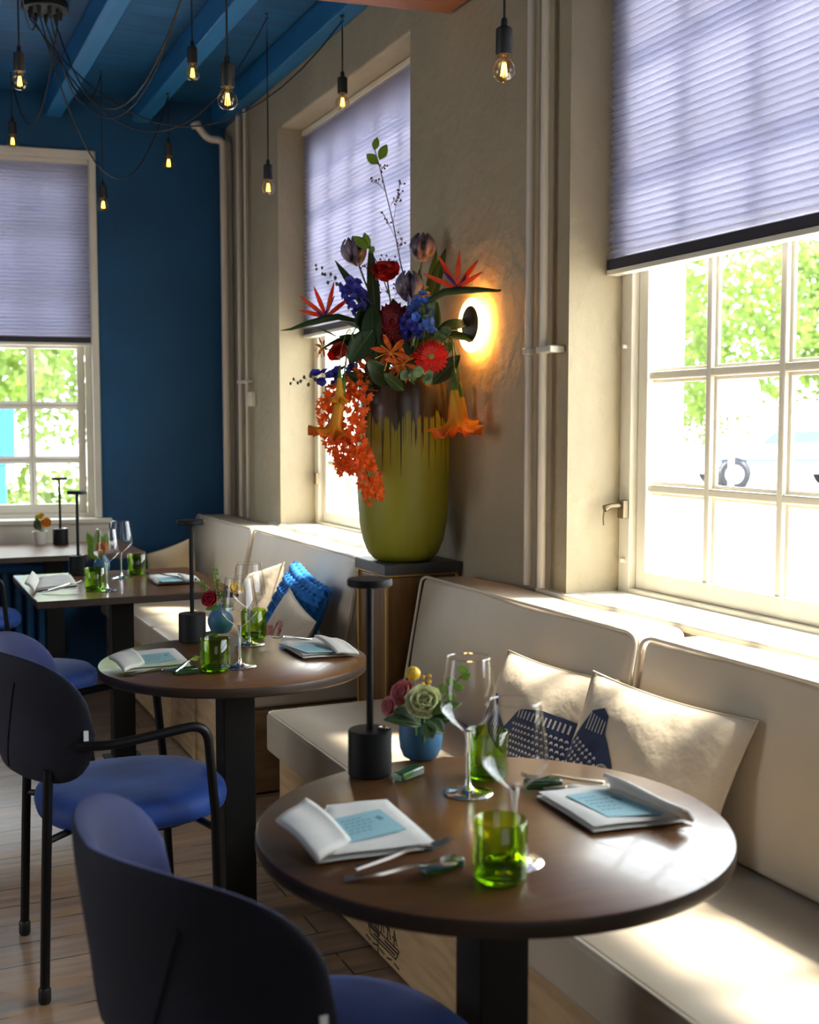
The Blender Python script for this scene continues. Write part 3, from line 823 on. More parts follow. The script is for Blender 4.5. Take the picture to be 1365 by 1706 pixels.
decal(p4, P4, dense([(-.75, -.55, -.35), (-.6, -.7, -.1), (-.35, -.75, .0), (-.1, -.7, -.05), (.1, -.55, -.3)]), None, None, .0025, mb=mb)
for q in range(4):
    decal(p4, P4, dense([(-.8 + q * .28, -.95, -.75), (-.7 + q * .28, -.85, -.6), (-.62 + q * .28, -.9, -.75)], 2), None, None, .0025, mb=mb)
for a0 in range(10):
    a1 = a0 * PI / 6 - .6; u = .12 + .2 * cos(a1); v = -.02 + .34 * sin(a1)
    decal(p4, P4, [(u - .05, v - .09, v + .09), (u + .05, v - .09, v + .09)], None, None, .0025, mb=mb)
mb.obj('crab_print', 'red_print', p4, angle=60)
pillow('throw_pillow', (1.52, 5.02, .60), PI, .4, .25, .40, .36, .14, 'beige_cloth', 'plain beige pillow just behind the blue knitted one')
pillow('throw_pillow', (1.46, 6.40, .60), PI + .6, .30, .35, .34, .30, .12, 'tan_cloth', 'plain tan pillow standing at the blue wall end of the bench')

# ================================================================ PEDESTAL AND VASE
pd = thing('flower_pedestal', 'wooden pedestal with dark slab top between the two banquettes', 'pedestal', (1.742, 3.86, 0))
MB().box(-.135, .135, -.128, .128, 0, .870).obj('pedestal_body', 'pedestal_wood', pd, bevel=.004)
for sx, sy in ((-1, -1), (-1, 1), (1, -1)):
    MB().box(sx * .137 - .006, sx * .137 + .006, sy * .130 - .006, sy * .130 + .006, 0, .872).obj('corner_strip', 'gold_edge', pd, bevel=.002)
MB().box(-.140, .140, -.134, .134, .872, .880).obj('top_edging', 'gold_edge', pd, bevel=.002)
MB().box(-.148, .148, -.142, .142, .880, .918).obj('slab_top', 'slab_black', pd, bevel=.003)
VC = V((1.722, 3.85, .918))
vs_ = thing('floor_vase', 'tall olive green glazed vase with dark drips, holding the big bouquet', 'vase', VC)
prof = [(0, .0), (.085, 0), (.105, .006), (.128, .03), (.146, .075), (.158, .14), (.165, .24), (.168, .36), (.168, .48), (.165, .56), (.160, .62), (.152, .655), (.138, .674), (.120, .684), (.108, .684), (.104, .676), (.108, .66), (.14, .60), (.150, .45), (.14, .12), (.10, .04), (0, .03)]
MB().lathe(prof, seg=64).obj('vase_body', 'vase_glaze', vs_, angle=60)

# ---- bouquet
def stem_to(mb, p, r=.0035, sway=.0, n=10, dest=None):
    p = V(p); t = V(dest) if dest is not None else VC + V((random.uniform(-.05, .05), random.uniform(-.05, .05), .52))
    mid = p.lerp(t, .5) + V((0, 0, .0))
    return mb.tube(bez(t, t + V((0, 0, .12)), mid + (p - t) * .12, p, n), r, 7)
def flower_root(name, label, cat, p, group='flowers in the big bouquet'):
    return thing(name, label, cat, p, 0, group)
FWD = V((-.413, -.91, .0)).normalized()      # out of the bouquet towards the aisle
RT = V((.91, -.413, 0))
UP = V((0, 0, 1))
def tulip(p, axis, label, s_=1.0):
    t = flower_root('tulip', label, 'tulip', p)
    ax, sd, nn = basis(axis)
    for layer in range(2):
        for k in range(3):
            a = 2 * pi * k / 3 + layer * pi / 3 + .4
            out = sd * cos(a) + nn * sin(a)
            mb = MB()
            r0 = .006
            # petal of a closed cup: goes out, up, then back in
            vs = []; NL, NW = 10, 6
            for i in range(NL + 1):
                tt = i / NL
                R = s_ * (.006 + .034 * sin(pi * min(1, tt * .93)) ** .75 * (1 - .12 * layer)) ; Z = s_ * .086 * tt
                if tt > .93: R *= .9
                hw = (.62 * sin(pi * min(.97, .12 + tt * .86)) ** .6) * 1.35
                for j in range(NW + 1):
                    q = -1 + 2 * j / NW; b_ = a + q * hw
                    vs.append((sd * cos(b_) + nn * sin(b_)) * (R * (1 - .06 * q * q + .03 * (1 - layer))) + ax * (Z - .004 * q * q * s_))
            mb.add(vs, [(i * (NW + 1) + j, (i + 1) * (NW + 1) + j, (i + 1) * (NW + 1) + j + 1, i * (NW + 1) + j + 1) for i in range(NL) for j in range(NW)])
            mb.obj('petal', 'tulip', t, solid=.0012, angle=80)
    mb = MB(); stem_to(mb, (0, 0, 0), .0035, dest=VC - V(p) + V((0, 0, .6))); mb.obj('stem', 'stem_green', t)
    return t
def broad_leaf(base, tip, width, mat, label, curl=.5, up=None, name='leaf', cup=.25, wave=0):
    base = V(base); tip = V(tip); d = tip - base
    t = flower_root(name, label, 'leaf', base)
    upv = V(up) if up is not None else (FWD * .8 + UP * .6)
    d0, s_, n_ = basis(d, upv)
    st = d0 * cos(curl / 2) - n_ * sin(curl / 2)
    MB().petal((0, 0, 0), st, upv, d.length * 1.03, width, curl, cup, .1, 12, 6, wave, .45).obj('leaf_blade', mat, t, solid=.001, angle=80)
    # midrib
    mb = MB(); p = V((0, 0, 0)); pts = [p.copy()]
    for i in range(12):
        a = curl * (i + 1) / 12; dd_, ss, nn = basis(st, upv); p = p + (dd_ * cos(a) + nn * sin(a)) * (d.length * 1.03 / 12); pts.append(p.copy())
    mb.tube(pts[:-1], [.0022 * (1 - i / 13) + .0006 for i in range(12)], 5); mb.obj('midrib', 'leaf_mid', t)
    return t
def gerbera(p, face, r, mat, label, coremat='flower_core', npet=22, layers=3):
    t = flower_root('gerbera', label, 'gerbera', p)
    f, a, b_ = basis(face)
    mb = MB()
    for l in range(layers):
        for k in range(npet):
            th = 2 * pi * (k + .5 * (l % 2)) / npet + random.uniform(-.05, .05)
            out = a * cos(th) + b_ * sin(th)
            mb.petal(out * .008 + f * (.004 + .003 * l), out + f * (.06 + .22 * l), f, r * (1 - .2 * l), r * .26, -.35, -.2, .3, 4, 2, 0, .65)
    mb.obj('petal_ring', mat, t, solid=.0006, angle=80)
    MB().lathe([(0, .014), (r * .14, .013), (r * .24, .009), (r * .27, 0), (0, 0)], (0, 0, 0), 20, f).obj('flower_centre', coremat, t)
    mb = MB(); stem_to(mb, -f * .002, .0035, dest=VC - V(p) + V((0, 0, .58))); mb.obj('stem', 'stem_green', t)
    return t
def ruffle(p, face, r, mat, label, name, cat, layers=((5, 1.0, .5), (5, .75, .9), (4, .5, 1.3)), stem=True, group='flowers in the big bouquet', dest=None, wave=.12):
    t = thing(name, label, cat, p, 0, group)
    f, a, b_ = basis(face)
    for n_, sc, lift in layers:
        for k in range(n_):
            th = 2 * pi * k / n_ + lift * 2
            out = a * cos(th) + b_ * sin(th)
            st = out * cos(lift) + f * sin(lift)
            MB().petal(out * r * .05, st, f if lift < 1.2 else -out, r * sc, r * sc * 1.35, .55, .3, .25, 7, 6, wave, .62).obj('petal', mat, t, solid=.0008, angle=80)
    if stem:
        mb = MB(); stem_to(mb, -f * .002, .003, dest=dest if dest is not None else VC - V(p) + V((0, 0, .58))); mb.obj('stem', 'stem_green', t)
    return t
def paradise(p, along, label, s_=1.0, stemdest=None, spread=1):
    """bird of paradise: p is where the crest springs; 'along' the way the green beak points"""
    t = flower_root('bird_of_paradise', label, 'bird of paradise', p)
    d, sd, n_ = basis(along)
    MB().tube([-d * .10 * s_ - n_ * .035 * s_, -d * .05 * s_ - n_ * .006, V((0, 0, 0)), d * .06 * s_ + n_ * .002, d * .12 * s_, d * .155 * s_ + n_ * .006], [.008 * s_, .012 * s_, .013 * s_, .010 * s_, .0045 * s_, .0008], 10).obj('beak_bract', 'leaf_dark', t, angle=80)
    for k, (a, ln) in enumerate(((.55, .10), (.95, .115), (1.5, .12), (2.1, .125), (2.75, .12))):
        dr = d * cos(a) + n_ * sin(a) + sd * .18 * (-1) ** k * spread
        MB().petal(-d * .01 + n_ * .006, dr, sd, ln * s_, .0155 * s_, .12, .45, .3, 7, 4, 0, .42).obj('crest_petal', 'petal_orange', t, solid=.001, angle=80)
    for a, ln in ((1.15, .05), (2.35, .085)):
        dr = d * cos(a) + n_ * sin(a)
        MB().tube([n_ * .006, n_ * .006 + dr * ln * .6 * s_, n_ * .006 + dr * ln * s_], [.004 * s_, .006 * s_, .0008], 6).obj('blue_tongue', 'petal_purple', t)
    mb = MB(); q = -d * .10 * s_ - n_ * .035 * s_
    dest = VC - V(p) + V((0, 0, .6))
    mb.tube(bez(dest, dest.lerp(q, .5) + UP * .02, q - n_ * .07 - d * .02, q, 10), .006 * s_, 8); mb.obj('stem', 'stem_green', t)
    return t
floret_cache = {}
def star_mesh(key, mat, npet, r, w_, lift, core=None, curl=.3):
    if key in floret_cache: return floret_cache[key]
    mb = MB()
    for k in range(npet):
        th = 2 * pi * k / npet
        out = V((cos(th), sin(th), 0)); mb.petal(out * r * .06, out * cos(lift) + UP * sin(lift), UP, r, w_, curl, .25, .35, 5, 3, 0, .55)
    if core:
        mb.lathe([(0, core * 1.6), (core * .6, core * 1.2), (core, 0), (0, -core * .3)], (0, 0, 0), 8)
    me = bpy.data.meshes.new(key); me.from_pydata([tuple(p) for p in mb.v], [], mb.f); me.update(); me.materials.append(MAT[mat]); me.shade_smooth()
    floret_cache[key] = me
    return me
def put_mesh(name, me, parent, loc, axis, sc=1.0, spin=0):
    o = bpy.data.objects.new(name, me); COL.objects.link(o); o.parent = parent
    q = V(axis).to_track_quat('Z', 'Y').to_matrix().to_4x4()
    o.matrix_local = Matrix.Translation(V(loc)) @ q @ Matrix.Rotation(spin, 4, 'Z') @ Matrix.Scale(sc, 4)
    return o
def spray(name, label, cat, pts, nflo, me, mat_stem, radius, sc=(0.8, 1.2), stem_r=.0022, part='floret', buds=0, budmat='berry_green', stem_start=None):
    """a spike of florets set round a stem path; pts are world points"""
    t = flower_root(name, label, cat, pts[0])
    o = V(pts[0]); q = [V(p) - o for p in pts]
    full = ([VC - o + V((0, 0, .6))] if stem_start is None else [V(stem_start) - o]) + q
    path = []
    for i in range(len(full) - 1):
        for k in range(6): path.append(full[i].lerp(full[i + 1], k / 6))
    path.append(full[-1])
    sm = [path[0]] + [(path[i - 1] + path[i] * 2 + path[i + 1]) / 4 for i in range(1, len(path) - 1)] + [path[-1]]
    MB().tube(sm, stem_r, 6).obj('stem', mat_stem, t)
    for k in range(nflo):
        u = (k + .5) / nflo * (len(q) - 1); i = min(int(u), len(q) - 2); c = q[i].lerp(q[i + 1], u - i)
        dr = (q[i + 1] - q[i]).normalized()
        a, b_ = basis(dr)[1:]
        th = k * 2.399; out = a * cos(th) + b_ * sin(th)
        out = (out + FWD * .25).normalized()
        put_mesh(part, me, t, c + out * radius * random.uniform(.7, 1.1), out + dr * random.uniform(-.2, .5), random.uniform(*sc), random.uniform(0, 6))
    if buds:
        e_ = q[-1]; dr = (q[-1] - q[-2]).normalized(); a, b_ = basis(dr)[1:]
        for k in range(buds):
            th = k * 2.4; c = e_ + dr * (.012 * k) + (a * cos(th) + b_ * sin(th)) * (.02 * (1 - k / (buds * 1.3)))
            mb = MB(); mb.ball(c, .0055 * (1.15 - .4 * k / buds), (1, 1, 1.25), 8, 6); mb.tube([e_ + dr * (.012 * k - .008), c], .0009, 5); mb.obj('bud', budmat, t)
    return t
# tulips
tulip((1.592, 3.949, 1.978), -RT * .32 + UP, 'dark purple and white tulip, leftmost of the three', 1.18)
tulip((1.799, 3.856, 1.989), UP + RT * .04, 'dark purple tulip standing upright beside the sconce wall, topmost right', 1.18)
tulip((1.676, 3.700, 1.830), UP + RT * .02 + FWD * .15, 'dark purple tulip between the two higher ones, lowest of the three', 1.18)
# tulip and other blades
broad_leaf((1.676, 3.835, 1.718), (1.500, 3.936, 1.979), .045, 'leaf_dark', 'long dark blade leaning left under the leftmost tulip', .3)
broad_leaf((1.624, 3.858, 1.718), (1.604, 3.870, 2.034), .045, 'leaf_dark', 'upright pointed dark blade beside the leftmost tulip', .1)
broad_leaf((1.789, 3.820, 1.763), (1.867, 3.806, 2.026), .045, 'leaf_dark', 'pointed dark blade leaning right beside the right tulip', -.1)
broad_leaf((1.819, 3.854, 1.810), (1.856, 3.855, 2.026), .035, 'leaf_mid', 'lighter green blade behind the right tulip', -.2)
broad_leaf((1.787, 3.845, 1.787), (1.790, 3.857, 1.959), .03, 'leaf_dark', 'short dark blade under the upright right tulip', .1)
# red flowers
ruffle((1.635, 3.792, 1.915), FWD * .7 + UP * .9 - RT * .2, .066, 'petal_red', 'bright red poppy at the top of the bouquet', 'poppy', 'poppy', layers=((4, 1.0, .45), (3, .85, .9), (3, .5, 1.2)), wave=.35)
ruffle((1.481, 3.807, 1.644), FWD * .5 + UP * .5 - RT * .6, .055, 'petal_red', 'red amaryllis bloom low on the left side', 'red_bloom', 'red flower', layers=((4, 1.1, .5), (3, .8, .9)), wave=.1)
gerbera((1.605, 3.671, 1.751), FWD + UP * .15 - RT * .1, .068, 'petal_deep_red', 'dark crimson gerbera in the middle of the bouquet', 'petal_deep_red', 26, 5)
gerbera((1.672, 3.510, 1.629), FWD + UP * .05 + RT * .05, .054, 'petal_red', 'bright red gerbera with green centre above the vase rim')
# birds of paradise
paradise((1.420, 3.845, 1.769), -RT * .9 - UP * .28 + FWD * .1, 'bird of paradise pointing left across the far window', 1.0)
paradise((1.782, 3.522, 1.851), RT * 1.0 + UP * -.02 + FWD * .1, 'bird of paradise pointing right in front of the sconce', 1.05)
# delphiniums
d_me = star_mesh('blue_floret', 'petal_blue', 5, .019, .020, .35, .003)
d_me2 = star_mesh('bright_blue_floret', 'petal_bright_blue', 5, .020, .022, .35, .003)
spray('delphinium', 'blue delphinium spike on the upper left', 'delphinium', [(1.567, 3.777, 1.752), (1.505, 3.756, 1.830), (1.485, 3.770, 1.895)], 32, d_me, 'stem_green', .032, buds=0)
spray('delphinium', 'blue and violet delphinium at the right centre of the bouquet', 'delphinium', [(1.693, 3.605, 1.703), (1.668, 3.590, 1.781), (1.693, 3.615, 1.824)], 34, d_me2, 'stem_green', .036)
spray('delphinium', 'violet delphinium beside the crimson gerbera', 'delphinium', [(1.648, 3.604, 1.701), (1.643, 3.612, 1.772)], 22, d_me, 'stem_green', .028)
spray('delphinium', 'low blue delphinium reaching left over the window sill', 'delphinium', [(1.513, 3.788, 1.591), (1.434, 3.767, 1.568), (1.368, 3.796, 1.560)], 15, d_me, 'stem_green', .022, (.8, 1.2), buds=8)
spray('larkspur_bud_sprig', 'sprig of round green buds at upper left', 'bud sprig', [(1.554, 3.844, 1.830), (1.508, 3.868, 1.872), (1.480, 3.883, 1.899)], 0, d_me, 'stem_green', .02, buds=9)
# pale green tuft in the right delphinium
o_me = star_mesh('pale_floret', 'leaf_grey', 6, .015, .008, .7, .002)
spray('green_filler_sprig', 'pale green tufted filler sprig in the right blue delphinium', 'filler sprig', [(1.668, 3.566, 1.759), (1.682, 3.564, 1.809)], 8, o_me, 'stem_green', .014)
# orange hanging orchid sprays
s_me = star_mesh('orange_star', 'petal_orange_soft', 6, .021, .0105, .45, .003, .5)
spray('orchid_spray', 'long trailing orange orchid spray hanging lowest in front of the vase', 'orchid spray', [(1.507, 3.709, 1.526), (1.452, 3.670, 1.420), (1.464, 3.645, 1.316), (1.491, 3.627, 1.240), (1.529, 3.636, 1.154)], 92, s_me, 'stem_brown', .030, (.8, 1.25), part='orchid_bloom')
spray('orchid_spray', 'orange orchid spray hanging left of the vase against the bright window', 'orchid spray', [(1.489, 3.740, 1.543), (1.409, 3.773, 1.498), (1.406, 3.766, 1.396), (1.441, 3.721, 1.315), (1.454, 3.710, 1.241)], 96, s_me, 'stem_brown', .030, (.8, 1.25), part='orchid_bloom')
spray('orchid_spray', 'short dark orange orchid spray at the left of the vase rim', 'orchid spray', [(1.525, 3.708, 1.624), (1.490, 3.686, 1.558), (1.473, 3.689, 1.501)], 30, s_me, 'stem_brown', .022, (.7, 1.1), part='orchid_bloom')
# trumpet flowers
def trumpet(p, axis, label, s_=1.0, mat='trumpet_petal', calyx=True, dest=None, lip=.075):
    t = flower_root('angels_trumpet', label, 'trumpet flower', p)
    q = V(axis).to_track_quat('-Z', 'Y').to_matrix()
    mb = MB(); vs = []; NZ, NS = 16, 40
    for i in range(NZ + 1):
        u = i / NZ; z = -.175 * u
        r = .010 + .018 * u ** .8
        if u > .62: r += lip * ((u - .62) / .38) ** 2.4 * .75
        for k in range(NS):
            th = 2 * pi * k / NS; lob = max(0, u - .7) / .3
            rr = r * (1 + .22 * lob * cos(5 * th) + .05 * lob * sin(13 * th)); zz = z + .028 * lob ** 2 * (.5 + .5 * cos(5 * th)) + .010 * lob * sin(11 * th)
            vs.append(V((rr * cos(th), rr * sin(th), zz)) * s_)
    fs = [(i * NS + k, i * NS + (k + 1) % NS, (i + 1) * NS + (k + 1) % NS, (i + 1) * NS + k) for i in range(NZ) for k in range(NS)]
    mb.add(vs, fs); o = mb.obj('trumpet', mat, t, solid=.001, angle=80); o.rotation_euler = q.to_euler()
    if calyx:
        o = MB().lathe([(.004 * s_, .055 * s_), (.009 * s_, .03 * s_), (.0125 * s_, 0), (.014 * s_, -.035 * s_), (.0155 * s_, -.055 * s_)], (0, 0, 0), 14).obj('calyx', 'leaf_mid', t, solid=.001); o.rotation_euler = q.to_euler()
    mb = MB(); top = -V(axis).normalized() * .05 * s_
    d_ = V(dest) - V(p) if dest is not None else VC - V(p) + V((0, 0, .66))
    mb.tube(bez(d_, d_ + UP * .10, top + UP * .08, top, 10), .003 * s_, 7); mb.obj('stem', 'stem_green', t)
    return t
trumpet((1.765, 3.527, 1.540), -UP + RT * .02, 'yellow and orange angels trumpet hanging at the right of the vase', 1.0, dest=(1.788, 3.614, 1.656))
trumpet((1.844, 3.632, 1.514), -UP + RT * .10, 'smaller orange angels trumpet behind the right one', .72, dest=(1.810, 3.659, 1.659), lip=.05)
trumpet((1.422, 3.681, 1.520), -UP - RT * .18, 'yellow and orange angels trumpet hanging at the left of the vase', .98, dest=(1.494, 3.696, 1.703))
trumpet((1.402, 3.650, 1.569), -UP - RT * .02, 'narrow upper angels trumpet bloom above the left one', .55, dest=(1.460, 3.676, 1.681), lip=.04)
# gloriosa lilies
def gloriosa(p, face, label, s_=1.0):
    t = flower_root('flame_lily', label, 'flame lily', p)
    f, a, b_ = basis(face)
    for k in range(6):
        th = 2 * pi * k / 6 + .3; out = a * cos(th) + b_ * sin(th)
        MB().petal(out * .004, out * .8 - f * .35, f, .062 * s_, .017 * s_, 1.0, .2, .3, 8, 4, .35, .5).obj('petal', 'petal_flame', t, solid=.0008, angle=80)
    for k in range(6):
        th = 2 * pi * k / 6; out = a * cos(th) + b_ * sin(th)
        MB().tube([f * .003, out * .02 * s_ + f * .012, out * .045 * s_ + f * .014 - UP * .012], [.0012, .001, .0022], 5).obj('stamen', 'petal_amber', t)
    mb = MB(); stem_to(mb, -f * .002, .002, dest=VC - V(p) + V((0, 0, .62))); mb.obj('stem', 'stem_green', t)
gloriosa((1.552, 3.565, 1.641), -UP * .5 + FWD - RT * .3, 'flame lily left of the bright red gerbera', 1.15)
gloriosa((1.595, 3.565, 1.606), -UP * .6 + FWD + RT * .2, 'flame lily just above the vase rim', 1.1)
gloriosa((1.394, 3.794, 1.670), -UP * .2 + FWD * .6 - RT * .8, 'small red flame lily at far left under the bird of paradise', .55)
# large leaves
broad_leaf((1.541, 3.730, 1.711), (1.388, 3.795, 1.660), .075, 'leaf_dark', 'broad dark leaf spreading left above the trumpet stems', -.5, UP)
broad_leaf((1.532, 3.680, 1.723), (1.449, 3.676, 1.613), .085, 'leaf_dark', 'broad green leaf folded down over the left trumpet stems', -.2, FWD)
broad_leaf((1.753, 3.635, 1.723), (1.898, 3.627, 1.756), .075, 'leaf_dark', 'broad leaf reaching right in front of the sconce, upper one', -.25, UP + FWD * .6)
broad_leaf((1.738, 3.618, 1.705), (1.886, 3.572, 1.686), .075, 'leaf_dark', 'broad leaf reaching right in front of the sconce, lower one', -.3, UP + FWD * .5)
broad_leaf((1.774, 3.622, 1.682), (1.788, 3.613, 1.650), .06, 'leaf_mid', 'small round leaf where the right trumpet stems start', .1, FWD)
broad_leaf((1.512, 3.686, 1.687), (1.539, 3.740, 1.826), .075, 'leaf_dark', 'curled artichoke green leaf at the left centre', .6, FWD, cup=.8)
broad_leaf((1.525, 3.677, 1.642), (1.549, 3.712, 1.811), .07, 'leaf_dark', 'rounded dark leaf beside the crimson gerbera', -.5, FWD, cup=.6)
broad_leaf((1.584, 3.700, 1.584), (1.525, 3.740, 1.748), .10, 'leaf_dark', 'dark leaf low in the middle of the bouquet', -.3, FWD)
broad_leaf((1.717, 3.695, 1.576), (1.607, 3.755, 1.711), .10, 'leaf_dark', 'dark leaf behind the flame lilies', -.3, FWD)
broad_leaf((1.679, 3.712, 1.586), (1.810, 3.696, 1.713), .10, 'leaf_dark', 'dark leaf behind the bright red gerbera', -.3, FWD)
broad_leaf((1.508, 3.678, 1.562), (1.564, 3.602, 1.619), .08, 'leaf_dark', 'dark leaf hanging over the left rim of the vase', -.3, FWD)
broad_leaf((1.456, 3.824, 1.711), (1.381, 3.860, 1.742), .03, 'leaf_dark', 'thin dark leaf under the left bird of paradise', -.2, UP)
broad_leaf((1.574, 3.826, 1.725), (1.487, 3.869, 1.765), .05, 'leaf_dark', 'dark leaf on the left behind the broad spreading leaf', -.2, UP)
for a, b_, w_, m_2, lab, cu in (
    ((1.581, 3.643, 1.541), (1.479, 3.596, 1.617), .07, 'leaf_dark', 'dark leaf curling over the vase rim left of the flame lilies', -.6),
    ((1.664, 3.628, 1.542), (1.611, 3.620, 1.689), .07, 'leaf_dark', 'dark upright leaf behind the right flame lily', -.3),
    ((1.732, 3.630, 1.543), (1.812, 3.579, 1.640), .06, 'leaf_dark', 'dark leaf at the right shoulder of the vase', -.4),
    ((1.604, 3.695, 1.625), (1.538, 3.804, 1.795), .09, 'leaf_dark', 'wide dark leaf behind the curled green leaf', -.2),
    ((1.701, 3.761, 1.631), (1.668, 3.815, 1.843), .08, 'leaf_dark', 'wide dark leaf behind the crimson gerbera', -.2),
    ((1.740, 3.744, 1.631), (1.808, 3.751, 1.832), .08, 'leaf_dark', 'wide dark leaf behind the right blue delphinium', -.2),
    ((1.594, 3.723, 1.647), (1.457, 3.790, 1.708), .06, 'leaf_dark', 'dark leaf over the red bloom on the left side', -.4),
    ((1.538, 3.696, 1.542), (1.453, 3.704, 1.578), .05, 'leaf_dark', 'small dark leaf between the orchids and the vase rim', -.5),
    ((1.613, 3.605, 1.521), (1.520, 3.552, 1.573), .04, 'leaf_dark', 'green leaf lying on the front of the vase rim', -.5)):
    broad_leaf(a, b_, w_, m_2, lab, cu, FWD)
# eucalyptus
def euca(pts, label, n_=9, r=.017):
    t = flower_root('eucalyptus_sprig', label, 'eucalyptus', pts[0])
    o = V(pts[0]); q = [V(p) - o for p in pts]
    MB().tube([VC - o + V((0, 0, .62))] + q, .0016, 6).obj('stem', 'stem_green', t)
    for k in range(n_):
        u = (k + .3) / n_ * (len(q) - 1); i = min(int(u), len(q) - 2); c = q[i].lerp(q[i + 1], u - i)
        out = (RT * random.uniform(-1, 1) + UP * random.uniform(-.8, 1) + FWD * .5).normalized()
        rr = r * random.uniform(.75, 1.15)
        nrm = (FWD + out * random.uniform(-.4, .4)).normalized()
        MB().petal(c, out, nrm, rr * 1.9, rr * 1.9, random.uniform(-.3, .3), .15, .3, 6, 4, 0, .5).obj('leaf', 'leaf_grey', t, solid=.0008, angle=80)
euca([(1.740, 3.580, 1.653), (1.739, 3.561, 1.689), (1.748, 3.560, 1.722)], 'round leaved eucalyptus sprig right of the blue delphinium', 11)
euca([(1.600, 3.537, 1.558), (1.628, 3.503, 1.567), (1.667, 3.485, 1.561)], 'round leaved eucalyptus sprig draped over the vase rim', 13)
# tall twig with tiny berries
def twig(pts, sides, label, leaves=()):
    t = flower_root('berry_twig', label, 'berry twig', pts[0])
    o = V(pts[0]); q = [V(p) - o for p in pts]
    MB().tube([VC - o + V((0, 0, .62))] + q, [.0028] * 2 + [.0022 - .0013 * i / len(q) for i in range(len(q) - 1)], 6).obj('stem', 'stem_brown', t)
    for (a, b_, k) in sides:
        a = V(a) - o; b_ = V(b_) - o
        mb = MB(); mb.tube([a, a.lerp(b_, .5) + UP * .006, b_], .0009, 5)
        mb2 = MB()
        for i in range(k):
            c = a.lerp(b_, .45 + .6 * i / k) + RT * random.uniform(-.018, .018) + UP * random.uniform(-.014, .02) + FWD * random.uniform(-.01, .01)
            mb2.ball(c, .0036, (1, 1, 1.1), 7, 5); mb.tube([a.lerp(b_, .4 + .55 * i / k), c], .0006, 4)
        mb.obj('side_twig', 'stem_brown', t); x = mb2.obj('berry_cluster', 'berry_dark', t)
    for (a, b_, w_) in leaves:
        a = V(a) - o; b_ = V(b_) - o
        MB().petal(a, b_ - a, FWD, (b_ - a).length, w_, .2, .2, .1, 8, 4, 0, .45).obj('leaf', 'leaf_bright', t, solid=.0008, angle=80)
twig([(1.746, 3.808, 1.782), (1.709, 3.840, 1.973), (1.688, 3.861, 2.122), (1.668, 3.879, 2.228), (1.647, 3.898, 2.338), (1.636, 3.906, 2.381)],
     [((1.693, 3.855, 2.069), (1.653, 3.881, 2.160), 6), ((1.688, 3.861, 2.117), (1.718, 3.860, 2.270), 10), ((1.665, 3.881, 2.232), (1.629, 3.900, 2.270), 6), ((1.653, 3.892, 2.296), (1.665, 3.888, 2.321), 6), ((1.703, 3.846, 2.016), (1.720, 3.843, 2.066), 7), ((1.709, 3.839, 1.960), (1.671, 3.859, 1.994), 5), ((1.680, 3.869, 2.175), (1.705, 3.861, 2.207), 5)],
     'tall thin twig of tiny berries rising above the bouquet', [((1.646, 3.897, 2.328), (1.610, 3.916, 2.361), .036), ((1.651, 3.896, 2.342), (1.677, 3.889, 2.395), .034), ((1.636, 3.906, 2.376), (1.647, 3.904, 2.421), .026)])
twig([(1.674, 3.802, 1.716), (1.667, 3.814, 1.821), (1.624, 3.846, 1.969), (1.593, 3.864, 2.028)], [((1.641, 3.833, 1.906), (1.647, 3.836, 1.990), 7), ((1.614, 3.851, 1.979), (1.577, 3.866, 1.965), 6), ((1.668, 3.815, 1.832), (1.695, 3.808, 1.906), 6), ((1.655, 3.823, 1.864), (1.629, 3.836, 1.880), 5)],
     'short berry twig with bright green leaves above the leftmost tulip', [((1.595, 3.863, 2.024), (1.548, 3.888, 2.066), .034), ((1.595, 3.863, 2.024), (1.583, 3.873, 2.079), .030), ((1.600, 3.859, 2.007), (1.612, 3.856, 2.032), .022)])
y_me = star_mesh('tiny_yellow', 'petal_amber', 5, .006, .006, .5, .002)
spray('filler_sprig', 'tiny amber filler flowers beside the lowest tulip', 'filler sprig', [(1.687, 3.670, 1.789), (1.704, 3.667, 1.846), (1.727, 3.659, 1.871)], 22, y_me, 'stem_green', .016, part='tiny_flower')

# ---- sconce
sc_y = (1.895, 3.603, 1.746)
sn = thing('wall_sconce', 'round eclipse wall lamp glowing yellow behind a small brown disc', 'wall lamp', sc_y)
org = V(sn.location)
MB().lathe([(0, .022), (.090, .022), (.094, .026), (.090, .032), (0, .032)], (0, 0, 0), 48, (-1, 0, 0)).obj('light_plate', 'sconce_light', sn)
MB().lathe([(.066, .010), (.084, .008), (.084, .014), (.066, .016)], (0, 0, 0), 40, (-1, 0, 0)).obj('halo_ring', 'sconce_ring', sn)
MB().lathe([(0, -.004), (.04, -.004), (.04, .022), (0, .022)], (0, 0, 0), 24, (-1, 0, 0)).obj('wall_bracket', 'disc_brown', sn)
fc = V((1.872, 3.603, 1.749))
MB().lathe([(0, 0), (.062, 0), (.064, .004), (.062, .010), (0, .012)], fc - org, 48, (-1, 0, 0)).obj('front_disc', 'disc_brown', sn)
MB().tube([V((-.01, 0, 0)), fc - org], .008, 10).obj('disc_arm', 'disc_brown', sn)
MB().lathe([(.045, -.004), (.056, -.002), (.056, .0), (.045, 0)], fc - org, 32, (-1, 0, 0)).obj('light_ring', 'sconce_ring', sn)

